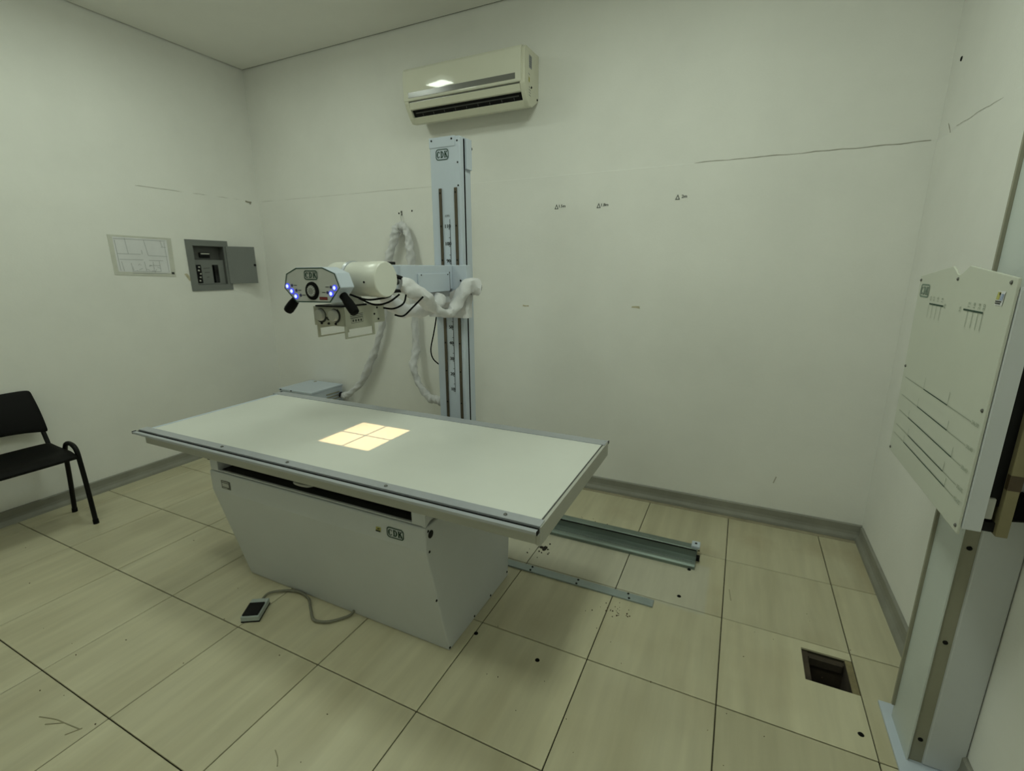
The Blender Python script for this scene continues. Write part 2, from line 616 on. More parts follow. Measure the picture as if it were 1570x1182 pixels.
box(XL, XR, 0.004, YB, -0.016, -0.003).build('mortar_strip', M['mortar'], floor)

# walls: the lower sheet stands a few millimetres proud of the upper one
PO = 0.008
wb = box(XL - 0.4, XR + 0.4, YB, YB + 0.3, 0, H + 0.3).build('wall_back', M['wall'], origin=(0, YB, 0))
structure(wb)
box(XL, XR, YB - PO, YB, 0.0, SEAM).build('lower_sheet', M['wall'], wb, bevel=0.004)
# left wall with a niche for the switch panel
PY0, PY1, PZ0, PZ1 = -1.215, -0.690, 2.93, 3.565
wl = MB()
wl.box(XL - 0.4, XL, YF, PY0, 0, H + 0.3)
wl.box(XL - 0.4, XL, PY1, YB, 0, H + 0.3)
wl.box(XL - 0.4, XL, PY0, PY1, 0, PZ0)
wl.box(XL - 0.4, XL, PY0, PY1, PZ1, H + 0.3)
wl = structure(wl.build('wall_left', M['wall'], origin=(XL, 0, 0)))
ls = MB()
ls.box(XL, XL + PO, YF, PY0, 0, SEAM)
ls.box(XL, XL + PO, PY1, YB - PO, 0, SEAM)
ls.box(XL, XL + PO, PY0, PY1, 0, PZ0)
ls.box(XL, XL + PO, PY0, PY1, PZ1, SEAM)
ls.build('lower_sheet', M['wall'], wl)
wr = structure(box(XR, XR + 0.3, YF, YB, 0, H + 0.3).build('wall_right', M['wall'], origin=(XR, 0, 0)))
box(XR - PO, XR, YF, YB - PO, 0, SEAM).build('lower_sheet', M['wall'], wr, bevel=0.004)
structure(box(XL - 0.4, XR + 0.4, YF - 0.3, YF, 0, H + 0.3).build('wall_front', M['wall']))
ce = MB()
ce.box(XL + 0.03, XR - 0.03, YF + 0.03, YB - 0.03, H, H + 0.06)
ce.box(XL, XR, YF, YB, H + 0.10, H + 0.25)
ce.box(-1.6, -1.4, YF + 0.5, YB - 0.6, H + 0.06, H + 0.10)
structure(ce.build('ceiling', M['ceiling']))
tg = MB()                                                # dark strip painting in the shade of the gap round the ceiling
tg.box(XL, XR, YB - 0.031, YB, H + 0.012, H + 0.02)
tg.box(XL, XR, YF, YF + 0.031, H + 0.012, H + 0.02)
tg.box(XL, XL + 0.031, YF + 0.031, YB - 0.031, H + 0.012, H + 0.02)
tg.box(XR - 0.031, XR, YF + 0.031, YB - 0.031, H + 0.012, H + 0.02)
structure(tg.build('gap_shade_1', M['gap']))


def bb_profile(s):
    return [(0, 0), (0.062 * s, 0), (0.055 * s, 0.03), (0.034 * s, 0.065), (0.026 * s, 0.10), (0.026 * s, 0.178), (0.014 * s, 0.188), (0, 0.188)]


b_ = MB().prism([(YB - PO - a, z) for a, z in bb_profile(1)], 'x', XL, XR)
structure(b_.build('baseboard_back', M['baseboard']))
b_ = MB().prism([(XL + PO + a, z) for a, z in bb_profile(1)], 'y', YF, YB - 0.07)
structure(b_.build('baseboard_left', M['baseboard']))
b_ = MB().prism([(XR - PO - a, z) for a, z in bb_profile(1)], 'y', YF, YB - 0.07)
structure(b_.build('baseboard_right', M['baseboard']))


# hairline cracks along the seam, plugs and old marks on the walls
def wiggle(a, b, n, amp, seed):
    r = random.Random(seed)
    return [Vector(a).lerp(Vector(b), i / n) + Vector((0, 0, r.uniform(-amp, amp))) for i in range(n + 1)]


def crack(parent, pts, r):
    MB().tube(pts, lambda t: r * (0.5 + 0.5 * abs(math.sin(t * 37))), 5, 2).build('crack', M['crack'], parent)


crack(wb, wiggle((1.2, YB - 0.004, SEAM + 0.004), (3.40, YB - 0.004, SEAM + 0.012), 18, 0.006, 1), 0.0035)
crack(wb, wiggle((-6.3, YB - 0.004, SEAM), (-2.2, YB - 0.004, SEAM + 0.004), 22, 0.004, 2), 0.0018)
crack(wl, wiggle((XL + 0.004, -1.9, SEAM + 0.01), (XL + 0.004, -0.02, SEAM - 0.005), 14, 0.006, 3), 0.003)
crack(wr, wiggle((XR - 0.004, -0.35, SEAM + 0.03), (XR - 0.004, -1.25, SEAM + 0.005), 12, 0.006, 4), 0.0018)
crack(wr, wiggle((XR - 0.004, -0.12, SEAM + 0.10), (XR - 0.004, -0.26, SEAM - 0.05), 5, 0.01, 5), 0.003)
MB().cyl((XL + 0.001, -0.05, SEAM - 0.045), (XL + PO + 0.004, -0.05, SEAM - 0.045), 0.014, n=8).build('stain_spot', M['crack'], wl)
MB().tube([(XL + PO, -0.14, SEAM - 0.012), (XL + PO, -0.08, SEAM - 0.02), (XL + PO, -0.03, SEAM - 0.018)], 0.014, 6, 4).build('stain_spot', M['crack'], wl)


def plug(parent, p, d, r=0.016):
    p, d = Vector(p), Vector(d)
    MB().cyl(p, p + d * 0.006, r, r * 0.8, 10).build('wall_plug', M['rubber'], parent, smooth=True)


plug(wr, (XR, -0.115, 5.02), (-1, 0, 0), 0.022)
plug(wb, (-2.918, YB - PO, 4.060), (0, -1, 0), 0.013)
plug(wb, (-3.172, YB - PO, 4.036), (0, -1, 0), 0.014)
MB().tube([(2.485, YB - PO, 0.63), (2.472, YB - PO, 0.58), (2.462, YB - PO, 0.54)], 0.006, 5, 3).build('scuff', M['crack'], wb)
MB().flat(((-0.969, YB - PO - 0.002, 2.653), (1, 0, 0), (0, 0, 1)), [[(-0.05, -0.006), (-0.015, -0.012), (0.05, -0.008), (0.045, 0.01), (0.0, 0.006), (-0.045, 0.014)]]).build('tape_remnant', M['patch'], wb)
MB().flat(((0.616, YB - PO - 0.002, 2.684), (1, 0, 0), (0, 0, 1)), [[(-0.055, -0.010), (0.02, -0.014), (0.055, -0.022), (0.05, 0.012), (0.0, 0.014), (-0.05, 0.008)]]).build('tape_remnant', M['patch'], wb)
MB().flat(((XL + PO + 0.002, -1.36, 3.06), (0, 1, 0), (0, 0, 1)), [[(-0.05, 0.05), (-0.02, 0.0), (0.02, -0.07), (0.04, -0.03), (0.02, 0.03), (-0.01, 0.06)]]).build('tape_remnant', M['patch'], wl)

# plugs and bolts let into the floor, dried dirt and rust
for x, y in ((2.932, -2.846), (1.601, -1.873), (0.628, -3.215), (0.015, -3.173), (1.647, -1.375), (-6.146, -1.533)):
    MB().cyl((x, y, 0.0), (x, y, 0.006), 0.020, 0.015, 12).build('floor_plug', M['rubber'], floor, smooth=True)


def grit(cx, cy, n, sx, sy, rmin, rmax, m, seed, name='grit'):
    r = random.Random(seed)
    mb = MB()
    for _ in range(n):
        x, y = cx + r.gauss(0, sx), cy + r.gauss(0, sy)
        k = r.uniform(rmin, rmax)
        a = r.uniform(0, 6.28)
        pts = [(x + k * r.uniform(0.5, 1.3) * math.cos(a + t * 1.2566), y + k * r.uniform(0.5, 1.3) * math.sin(a + t * 1.2566)) for t in range(5)]
        mb.prism(pts, 'z', 0.0, 0.003 + k * 0.25)
    return stuff(mb.build(name, m, floor))


grit(0.35, -0.90, 60, 0.16, 0.05, 0.003, 0.010, M['rust'], 3)
grit(0.48, -0.92, 8, 0.05, 0.02, 0.010, 0.022, M['dirt'], 4)
grit(0.05, -1.72, 14, 0.10, 0.10, 0.004, 0.012, M['dirt'], 5)
grit(0.07, -1.66, 3, 0.02, 0.02, 0.020, 0.030, M['dirt'], 6)
grit(-0.02, -1.52, 10, 0.02, 0.05, 0.006, 0.014, M['dirt'], 7)
grit(1.05, -2.35, 26, 0.10, 0.05, 0.003, 0.008, M['rust'], 8)
grit(1.70, -0.95, 5, 0.03, 0.02, 0.008, 0.016, M['dirt'], 9)
grit(-2.6, -4.9, 30, 1.6, 0.9, 0.002, 0.006, M['rust'], 11)
grit(1.6, -3.2, 40, 1.0, 0.8, 0.002, 0.005, M['rust'], 12)
for pts in ([(-2.477, -5.259), (-2.343, -5.218), (-2.254, -5.205), (-2.09, -5.182)], [(-2.36, -5.27), (-2.25, -5.205)], [(-2.13, -5.25), (-2.08, -5.17)], [(-0.694, -4.688), (-0.63, -4.72), (-0.587, -4.758)], [(2.05, -1.55), (2.07, -1.72)]):
    MB().flat(((0, 0, 0.0012), (1, 0, 0), (0, 1, 0)), []).tube([(x, y, 0.0005) for x, y in pts], 0.0045, 4, 4).build('scuff', M['scuff'], floor)

# ------------------------------------------------------------------ examination table
T = thing('examination_table', (-1.35, -2.95, 0), 'long white examination table with overhanging top on a tapered grey metal base', 'table')
base = MB().prism([(-3.70, 1.30), (-3.70, 1.10), (-3.445, 0.0), (-2.30, 0.0), (-2.22, 1.30)], 'x', -2.62, -0.09).build('base', M['enamel_grey'], T, bevel=0.012)
up = MB()
up.box(-2.60, -2.49, -3.695, -2.23, 1.31, 1.452)
up.box(-0.215, -0.11, -3.695, -2.23, 1.31, 1.452)
up.box(-2.49, -0.215, -2.34, -2.23, 1.31, 1.452)
up.box(-2.49, -0.215, -3.695, -3.66, 1.425, 1.452)
up.box(-2.49, -0.215, -3.695, -3.67, 1.31, 1.322)
upper = up.build('upper_panel', M['enamel_grey'], T, bevel=0.005)
box(-2.49, -0.215, -3.66, -2.34, 1.302, 1.312).build('slot_floor', M['dark'], T)
tray = box(-2.10, -0.45, -3.58, -2.45, 1.325, 1.40).build('cassette_tray', M['dark'], T, bevel=0.006)
MB().tube([(-1.52, -3.58, 1.375), (-1.52, -3.63, 1.372), (-1.48, -3.66, 1.37), (-1.36, -3.66, 1.37), (-1.31, -3.63, 1.372), (-1.31, -3.58, 1.375)], 0.012, 8, 4).build('tray_handle', M['vinyl_grey'], tray, smooth=True)
MB().prism([(-3.70, 1.42), (-3.70, 1.31), (-3.58, 1.365)], 'x', -0.11, -0.085).build('fold_bracket', M['enamel_grey'], T)
box(-0.11, -0.082, -3.685, -3.655, 1.40, 1.45).build('latch', M['dark'], T)
box(-2.640, -2.60, -3.69, -3.655, 1.40, 1.45).build('latch', M['dark'], T)
MB().revolve((-0.091, -3.634, 1.222), (-0.084, -3.634, 1.222), [(0, 0.032), (0.6, 0.032), (1, 0.02)], 16).build('keyhole', M['black'], T)
for p in ((-3.665, 1.262), (-3.66, 1.085), (-3.60, 0.61), (-3.44, 0.03), (-3.02, 0.03), (-2.70, 0.03), (-2.33, 0.06), (-2.29, 0.46)):
    screw((-0.091, *p), (1, 0, 0), 0.011, T, 'black')
# under-frame and rails around the white top
box(-3.50, 0.835, -3.765, -2.09, 1.455, 1.545).build('under_frame', M['frame_grey'], T, bevel=0.006)
box(-3.47, 0.835, -3.69, -2.15, 1.545, 1.596).build('table_top', M['table_white'], T, bevel=0.003)
rail = [(-3.695, 1.603), (-3.782, 1.603), (-3.782, 1.562), (-3.806, 1.562), (-3.806, 1.592), (-3.842, 1.592), (-3.842, 1.572), (-3.800, 1.545), (-3.695, 1.545)]
fr_ = MB().prism(rail, 'x', -3.555, 0.862).build('front_rail', M['alu'], T)
box(-3.555, 0.860, -3.8055, -3.7825, 1.562, 1.588).build('groove_shade', M['rubber'], fr_)  # black fill painted in for the shade inside the slot
box(-3.56, 0.866, -3.838, -3.80, 1.575, 1.588).build('lip', M['cream'], fr_)
mir = [(-5.86 - y, z) for y, z in rail]
br_ = MB().prism([(y - 0.04, z) for y, z in mir], 'x', -3.555, 0.862).build('back_rail', M['alu'], T)
box(-3.555, 0.860, -2.1175, -2.0945, 1.562, 1.588).build('groove_shade', M['rubber'], br_)  # same painted-in shade along the back
box(0.835, 0.868, -3.775, -2.09, 1.458, 1.594).build('end_plate', M['frame_grey'], T, bevel=0.004)
box(0.836, 0.845, -3.78, -2.10, 1.590, 1.599).build('edge_seal', M['panel_dark'], T)
box(-3.50, -3.47, -3.70, -2.13, 1.545, 1.600).build('end_plate', M['enamel'], T, bevel=0.004)
for x in (0.862, -3.565):
    box(x, x + 0.007, -3.842, -3.80, 1.568, 1.598).build('end_cap', M['black'], T, bevel=0.003)
    box(x, x + 0.007, -2.100, -2.058, 1.568, 1.598).build('end_cap', M['black'], T, bevel=0.003)
for x in (-2.30, -1.45, -0.40, 0.60):
    screw((x, -3.74, 1.603), (0, 0, 1), 0.014, T)
# front markings
nrm = Vector((0, -1.10, -0.255)).normalized()
vd = Vector((0, -0.255, 1.10)).normalized()


def on_front(x, z, off=0.003):
    if z >= 1.10:
        return Vector((x, -3.70 - off, z))
    return Vector((x, -3.70 + (1.10 - z) * 0.255 / 1.10, z)) + nrm * off


badge(MB(), (on_front(-0.375, 1.19), Vector((1, 0, 0)), Vector((0, 0, 1))), 0.165, 0.092).build('badge', M['green'], T)
st = MB().flat((on_front(-0.545, 1.185), Vector((1, 0, 0)), Vector((0, 0, 1))), [[(-0.025, -0.02), (0.025, -0.02), (0.032, 0.022), (-0.018, 0.022)]]).build('sticker', M['yellow'], T)
MB().flat((on_front(-0.545, 1.185, 0.005), Vector((1, 0, 0)), Vector((0, 0, 1))), [[(-0.024, -0.02), (0.024, -0.02), (0.024, -0.006), (-0.022, -0.006)], [(-0.012, 0.002), (0.014, 0.002), (0.02, 0.014), (0.0, 0.010)]]).build('sticker_print', M['ink'], st)
lb = MB().flat((on_front(-2.395, 1.185), Vector((1, 0, 0)), Vector((0, 0, 1))), [[(-0.065, -0.042), (0.065, -0.042), (0.065, 0.042), (-0.065, 0.042)]]).build('rating_label', M['panel_dark'], T)
pl = MB()
f2 = (on_front(-2.395, 1.185, 0.005), Vector((1, 0, 0)), Vector((0, 0, 1)))
pl.flat(f2, [[(-0.052, -0.020), (0.045, -0.020), (0.045, 0.018), (-0.052, 0.018)]])
pl.line(f2, (-0.05, 0.03), (0.05, 0.03), 0.008)
pl.line(f2, (-0.05, -0.032), (0.02, -0.032), 0.007)
pl.build('label_print', M['panel_face'], lb)

# ------------------------------------------------------------------ floor rails
RT = thing('floor_rail', (-1.2, -1.18, 0), 'grooved steel rail on the floor under the tall tube column', 'rail')
MB().prism([(-1.36, 0), (-1.36, 0.035), (-1.335, 0.05), (-1.30, 0.052), (-1.285, 0.028), (-1.15, 0.028), (-1.135, 0.105), (-1.12, 0.115), (-1.03, 0.115), (-1.0, 0.10), (-1.0, 0)], 'x', -4.6, 1.70).build('rail_profile', M['galv'], RT, bevel=0.003)
box(-4.6, 1.70, -1.290, -1.285, 0.05, 0.058).build('edge_strip', M['galv_flat'], RT)
box(-4.6, 1.695, -1.152, -1.140, 0.106, 0.1165).build('black_strip', M['black'], RT)  # black line along the front of the raised flange
box(1.635, 1.725, -1.125, -1.01, 0.116, 0.150).build('end_stop', M['enamel'], RT, bevel=0.006)
screw((1.68, -1.065, 0.150), (0, 0, 1), 0.014, RT, 'black')
MB().cyl((1.70, -1.20, 0.055), (1.735, -1.20, 0.055), 0.035, n=14).build('buffer', M['rubber'], RT, smooth=True)
RB = thing('floor_rail', (0.3, -2.11, 0), 'flat steel guide bar screwed to the floor beside the table base', 'rail')
box(-0.6, 1.39, -2.160, -2.058, 0, 0.018).build('guide_bar', M['galv_flat'], RB, bevel=0.003)
for x, y in ((0.10, -2.08), (0.10, -2.14), (0.62, -2.08), (0.62, -2.145), (1.14, -2.075), (1.16, -2.14)):
    screw((x, y, 0.018), (0, 0, 1), 0.012, RB, 'black')

# ------------------------------------------------------------------ tube column with arm and X-ray head
S = thing('xray_tube_stand', (-1.285, -1.20, 0), 'tall pale blue column with arm carrying the X-ray tube head over the table', 'medical equipment')
CX0, CX1, CYF, CYB = -1.490, -1.095, -1.40, -1.17
co = MB()
co.box(CX0, CX1, CYF, CYB, 0.115, 4.60)
col = co.build('column', M['enamel'], S, bevel=0.008)
box(-1.75, -0.85, -1.44, -1.00, 0.116, 0.36).build('base_carriage', M['enamel_grey'], S, bevel=0.012)
box(CX0 - 0.004, CX1 - 0.06, CYF - 0.006, CYF, 4.50, 4.606).build('top_cap', M['enamel'], col, bevel=0.004)
for x in (CX0 + 0.03, CX1 - 0.10):
    screw((x, CYF - 0.006, 4.575), (0, -1, 0), 0.011, col, 'black')
for z in (4.55, 4.33, 4.09):
    screw((CX1 - 0.032, CYF, z), (0, -1, 0), 0.010, col, 'black')
for z in (4.24, 4.20):
    screw((CX0, CYF + 0.03, z), (-1, 0, 0), 0.013, col, 'black')
for x in (CX0 + 0.125, CX1 - 0.065):
    tr = box(x - 0.018, x + 0.018, CYF - 0.014, CYF, 0.36, 4.07).build('track', M['track'], col, bevel=0.003)
    for z in (4.02, 3.66, 3.28, 2.30, 1.95, 1.55):
        MB().cyl((x, CYF - 0.014, z), (x, CYF - 0.018, z), 0.010, n=8).build('track_screw', M['black'], tr)
sb = box(CX1, CX1 + 0.030, -1.30, -1.185, 4.27, 4.59).build('side_box', M['enamel'], col, bevel=0.006)
screw((CX1 + 0.015, -1.185, 4.50), (0, 1, 0), 0.02, col, 'black')
box(CX1 - 0.001, CX1 + 0.006, -1.325, -1.305, 0.36, 4.58).build('cable_slot', M['black'], col)
badge(MB(), ((-1.325, CYF - 0.003, 4.425), (1, 0, 0), (0, 0, 1)), 0.17, 0.115).build('badge', M['green'], col)
# height scale
ssx = -1.272
box(ssx - 0.055, ssx + 0.03, CYF - 0.002, CYF, 1.66, 3.80).build('scale_strip', M['enamel'], col)
sc = MB()
f3 = (Vector((ssx, CYF - 0.004, 0)), Vector((1, 0, 0)), Vector((0, 0, 1)))
sc.line(f3, (0.022, 1.69), (0.022, 3.735), 0.007)
for i in range(11):
    z = 1.717 + i * 0.194
    for e_ in (-0.003, 0.003):
        sc.text(str(10 * (i + 1)), (Vector((ssx - 0.012 + e_, CYF - 0.004, z)), Vector((1, 0, 0)), Vector((0, 0, 1))), 0.058)
    sc.line(f3, (0.0, z - 0.028), (0.022, z - 0.028), 0.007)
    if i < 10:
        sc.line(f3, (0.002, z + 0.069), (0.022, z + 0.069), 0.006)
sc.text('cm', (Vector((ssx - 0.012, CYF - 0.004, 3.775)), Vector((1, 0, 0)), Vector((0, 0, 1))), 0.05)
sc.build('scale_print', M['ink'], col)
# carriage and horizontal arm
ca = MB()
ca.box(-1.51, -0.982, -1.515, -1.418, 2.655, 3.222)
ca.box(-1.51, CX0 - 0.008, -1.418, -1.17, 2.655, 3.222)
car = ca.build('carriage', M['enamel'], S, bevel=0.008)
screw((-1.06, -1.515, 3.05), (0, -1, 0), 0.012, car, 'black')
screw((-1.06, -1.515, 2.80), (0, -1, 0), 0.012, car, 'black')
arm = box(-1.42, -1.165, -2.45, -1.52, 2.955, 3.220).build('arm', M['enamel'], S, bevel=0.008)
cov = box(-1.165, -1.150, -2.19, -1.60, 2.935, 3.135).build('arm_cover', M['enamel'], arm, bevel=0.006)
for y in (-2.14, -1.64):
    screw((-1.150, y, 3.12), (1, 0, 0), 0.008, cov, 'black')
MB().prism([(-1.60, 2.93), (-1.60, 3.12), (-1.585, 3.15), (-1.585, 2.93)], 'x', -1.166, -1.156).build('seam', M['panel_dark'], arm)
box(-1.40, -1.19, -2.00, -1.52, 2.80, 2.955).build('arm_bracket', M['enamel_grey'], S, bevel=0.006)
MB().cyl((-1.16, -2.04, 2.87), (-1.12, -2.04, 2.87), 0.04, n=14).build('clamp_knob', M['black'], S, smooth=True)
# tube housing
TY, TZ = -3.02, 3.097
tube = MB().revolve((-1.45, TY, TZ), (-0.872, TY, TZ), [(0, 0.12), (0.03, 0.140), (0.07, 0.147), (0.72, 0.147), (0.735, 0.151), (0.965, 0.151), (0.99, 0.148), (1.0, 0.141)], 40).build('tube_housing', M['cream'], S, smooth=True)
MB().revolve((-1.25, TY, TZ), (-1.215, TY, TZ), [(0, 0.150), (0.1, 0.156), (0.9, 0.156), (1, 0.150)], 36).build('clamp_band', M['alu'], tube, smooth=True)
screw((-0.985, TY - 0.148, TZ - 0.02), (0, -1, 0), 0.010, tube, 'black')
box(-1.46, -1.21, -2.92, -2.44, 2.98, 3.16).build('yoke', M['enamel_grey'], S, bevel=0.02)
MB().revolve((-1.335, TY, 2.87), (-1.335, TY, 2.99), [(0, 0.15), (0.5, 0.13), (1, 0.11)], 28).build('beam_port', M['cream'], S, smooth=True)
box(-1.20, -0.94, -2.875, -2.80, 3.22, 3.245).build('brake_lever', M['black'], S, bevel=0.006)
# connectors behind the tube end
MB().cyl((-1.06, -2.87, 3.07), (-1.01, -2.70, 3.07), 0.034, 0.030, 14).build('plug', M['steel'], S, smooth=True)
MB().cyl((-1.05, -2.86, 3.16), (-0.985, -2.67, 3.10), 0.018, n=10).build('plug', M['black'], S, smooth=True)
box(-1.08, -0.97, -2.82, -2.66, 2.972, 3.0).build('plug', M['black'], S, bevel=0.006)
# control panel
OCT = [(-1.486, 3.198), (-1.183, 3.200), (-1.052, 3.153), (-1.009, 3.04), (-1.129, 2.916), (-1.521, 2.911), (-1.648, 3.027), (-1.609, 3.148)]
cpn = MB().prism(OCT, 'y', -3.405, -3.255).build('control_panel', M['enamel'], S, bevel=0.006)
cx, cz = -1.33, 3.055
face = MB().prism([(cx + (a - cx) * 0.975, cz + (b - cz) * 0.965) for a, b in OCT], 'y', -3.409, -3.405).build('panel_face', M['panel_face'], cpn)
fo = (Vector((0, -3.4105, 0)), Vector((1, 0, 0)), Vector((0, 0, 1)))
o1 = [(cx + (a - cx) * 0.985, cz + (b - cz) * 0.975) for a, b in OCT]
o2 = [(cx + (a - cx) * 0.952, cz + (b - cz) * 0.915) for a, b in OCT]
MB().flat(fo, ring(o1, o2)).build('border', M['green'], cpn)
badge(MB(), (Vector((-1.321, -3.4115, 3.136)), Vector((1, 0, 0)), Vector((0, 0, 1))), 0.15, 0.075).build('badge', M['green'], cpn)
dial = MB().revolve((-1.32, -3.409, 3.010), (-1.32, -3.424, 3.010), [(0, 0.074), (0.6, 0.072), (1, 0.060)], 32).build('dial', M['rubber'], cpn, smooth=True)
MB().revolve((-1.32, -3.424, 3.010), (-1.32, -3.427, 3.010), [(0, 0.046), (1, 0.044)], 24).build('dial_disc', M['dial'], cpn, smooth=True)
dd = MB()
fdl = (Vector((-1.32, -3.428, 3.010)), Vector((1, 0, 0)), Vector((0, 0, 1)))
for k in range(12):
    a = k * math.pi / 6
    dd.line(fdl, (0.028 * math.cos(a), 0.028 * math.sin(a)), (0.039 * math.cos(a), 0.039 * math.sin(a)), 0.006)
dd.build('dial_marks', M['paper'], cpn)
MB().flat((Vector((-1.202, -3.4115, 2.952)), Vector((1, 0, 0)), Vector((0, 0, 1))), [[(-0.045, -0.012), (0.045, -0.012), (0.045, 0.012), (-0.045, 0.012)]]).build('display', M['red'], cpn)
leds = [(-1.600, 3.045), (-1.555, 3.005), (-1.512, 2.963), (-1.070, 3.038), (-1.112, 2.992)]
dots = [(-1.551, 3.052), (-1.505, 3.012), (-1.460, 2.973), (-1.112, 3.043), (-1.154, 2.999)]
pm = MB()
for i, ((lx, lz), (dx, dz)) in enumerate(zip(leds, dots)):
    MB().revolve((lx, -3.409, lz), (lx, -3.417, lz), [(0, 0.0235), (0.7, 0.0235), (1, 0.018)], 18).build('led_button', M['blue'], cpn, smooth=True)
    MB().revolve((lx, -3.417, lz), (lx, -3.419, lz), [(0, 0.0150), (1, 0.0135)], 14).build('button_light', M['blue_core'], cpn, smooth=True)
    MB().revolve((dx, -3.409, dz), (dx, -3.413, dz), [(0, 0.013), (1, 0.010)], 12).build('symbol', M['navy'], cpn)
    sg = 1 if i < 3 else -1
    pm.line(fo, (dx + sg * 0.02, dz + 0.001), (dx + sg * 0.058, dz + 0.001), 0.006)
stuff(pm.build('legend', M['ink'], cpn))
for a, b in (((-1.585, -3.33, 2.955), (-1.712, -3.35, 2.825)), ((-1.075, -3.33, 2.985), (-0.922, -3.36, 2.838))):
    MB().revolve(a, b, [(0, 0.026), (0.1, 0.036), (0.2, 0.033), (0.5, 0.040), (0.85, 0.041), (0.96, 0.036), (1, 0.024)], 20).build('handle', M['rubber'], S, smooth=True)
# collimator: hollow box with a square window and two crossed wires underneath
QX0, QX1, QY0, QY1, QZ0, QZ1 = -1.518, -1.155, -3.24, -2.74, 2.705, 2.868
AX, AY = -1.332, -2.930
LZ = 2.84
HA = 0.305 * (LZ - QZ0) / (LZ - 1.596)
cb_ = MB()
cb_.box(QX0, QX0 + 0.012, QY0, QY1, QZ0, QZ1)
cb_.box(QX1 - 0.012, QX1, QY0, QY1, QZ0, QZ1)
cb_.box(QX0 + 0.012, QX1 - 0.012, QY0, QY0 + 0.012, QZ0, QZ1)
cb_.box(QX0 + 0.012, QX1 - 0.012, QY1 - 0.012, QY1, QZ0, QZ1)
cb_.box(QX0 + 0.012, QX1 - 0.012, QY0 + 0.012, QY1 - 0.012, QZ1 - 0.012, QZ1)
cb_.box(QX0 + 0.012, AX - HA, QY0 + 0.012, QY1 - 0.012, QZ0, QZ0 + 0.003)
cb_.box(AX + HA, QX1 - 0.012, QY0 + 0.012, QY1 - 0.012, QZ0, QZ0 + 0.003)
cb_.box(AX - HA, AX + HA, QY0 + 0.012, AY - HA, QZ0, QZ0 + 0.003)
cb_.box(AX - HA, AX + HA, AY + HA, QY1 - 0.012, QZ0, QZ0 + 0.003)
colm = cb_.build('collimator', M['khaki'], S)
wr_ = MB()
wr_.box(AX - HA, AX + HA, AY - 0.0011, AY + 0.0011, QZ0 + 0.0003, QZ0 + 0.0015)
wr_.box(AX - 0.0011, AX + 0.0011, AY - HA, AY + HA, QZ0 + 0.0003, QZ0 + 0.0015)
wr_.build('crosswire', M['black'], colm)
box(QX0 + 0.010, QX1 - 0.012, QY0 - 0.006, QY0, QZ0 + 0.006, QZ1 - 0.010).build('front_plate', M['khaki'], colm, bevel=0.003)
box(-1.47, -1.17, -3.262, -2.95, QZ1, QZ1 + 0.014).build('swivel_plate', M['black'], colm, bevel=0.003)
for kx in (-1.425, -1.268):
    kn = MB().revolve((kx, QY0 - 0.006, 2.797), (kx, QY0 - 0.045, 2.797), [(0, 0.052), (0.5, 0.050), (0.9, 0.046), (1, 0.038)], 24).build('knob', M['vinyl_grey'], colm, smooth=True)
    MB().revolve((kx, QY0 - 0.006, 2.797), (kx, QY0 - 0.012, 2.797), [(0, 0.057), (1, 0.055)], 24).build('knob_ring', M['ink'], colm, smooth=True)
    ar = MB()
    for i in range(14):
        a = math.radians(-150 + i * 10) if kx < -1.3 else math.radians(-80 + i * 10)
        ar.cyl((kx + 0.062 * math.cos(a), QY0 - 0.0062, 2.797 + 0.062 * math.sin(a)), (kx + 0.062 * math.cos(a), QY0 - 0.009, 2.797 + 0.062 * math.sin(a)), 0.007, n=6)
    ar.build('knob_shade', M['ink'], colm)  # dark arc paints the knob's shadow onto the plate
for kx in (-1.426, -1.343, -1.262):
    MB().revolve((kx, QY0 - 0.006, 2.725), (kx, QY0 - 0.014, 2.725), [(0, 0.012), (1, 0.009)], 12).build('push_button', M['black'], colm, smooth=True)
MB().revolve((-1.345, QY0 - 0.006, 2.768), (-1.345, QY0 - 0.012, 2.768), [(0, 0.018), (1, 0.013)], 12).build('lamp_symbol', M['ink'], colm)
fs_ = (Vector((QX1 + 0.0015, 0, 0)), Vector((0, 1, 0)), Vector((0, 0, 1)))
sl = MB()
for k in range(3):
    sl.line(fs_, (-3.185, 2.800 - k * 0.014), (-3.03, 2.806 - k * 0.014), 0.005)
sl.flat(fs_, ring([(-3.175, 2.725), (-3.03, 2.730), (-3.03, 2.772), (-3.175, 2.767)], [(-3.172, 2.728), (-3.033, 2.733), (-3.033, 2.769), (-3.172, 2.764)]))
for k in range(4):
    sl.flat(fs_, [[(-3.160 + k * 0.032, 2.738), (-3.142 + k * 0.032, 2.738), (-3.142 + k * 0.032, 2.758), (-3.160 + k * 0.032, 2.758)]])
sl.build('side_label', M['ink'], colm)
for y, z in ((-2.84, 2.84), (-2.88, 2.785), (-2.83, 2.735)):
    screw((QX1, y, z), (1, 0, 0), 0.010, colm, 'black')
for xx in (-1.478, -1.160):
    rf = MB()
    rf.box(xx - 0.006, xx + 0.006, -3.25, -2.885, QZ0 - 0.026, QZ0)
    rf.box(xx - 0.006, xx + 0.006, -3.25, -2.885, QZ0 - 0.106, QZ0 - 0.094)
    rf.box(xx - 0.006, xx + 0.006, -3.25, -3.225, QZ0 - 0.094, QZ0 - 0.026)
    rf.box(xx - 0.006, xx + 0.006, -2.910, -2.885, QZ0 - 0.094, QZ0 - 0.026)
    rf.build('accessory_rail', M['khaki'], colm)
Lp = bpy.data.lights.new('collimator_lamp', 'SPOT')
Lp.energy = 26
Lp.color = (1.0, 0.66, 0.34)
Lp.spot_size = math.radians(60)
Lp.spot_blend = 0.05
Lp.shadow_soft_size = 0.0008
lo_ = bpy.data.objects.new('collimator_lamp', Lp)
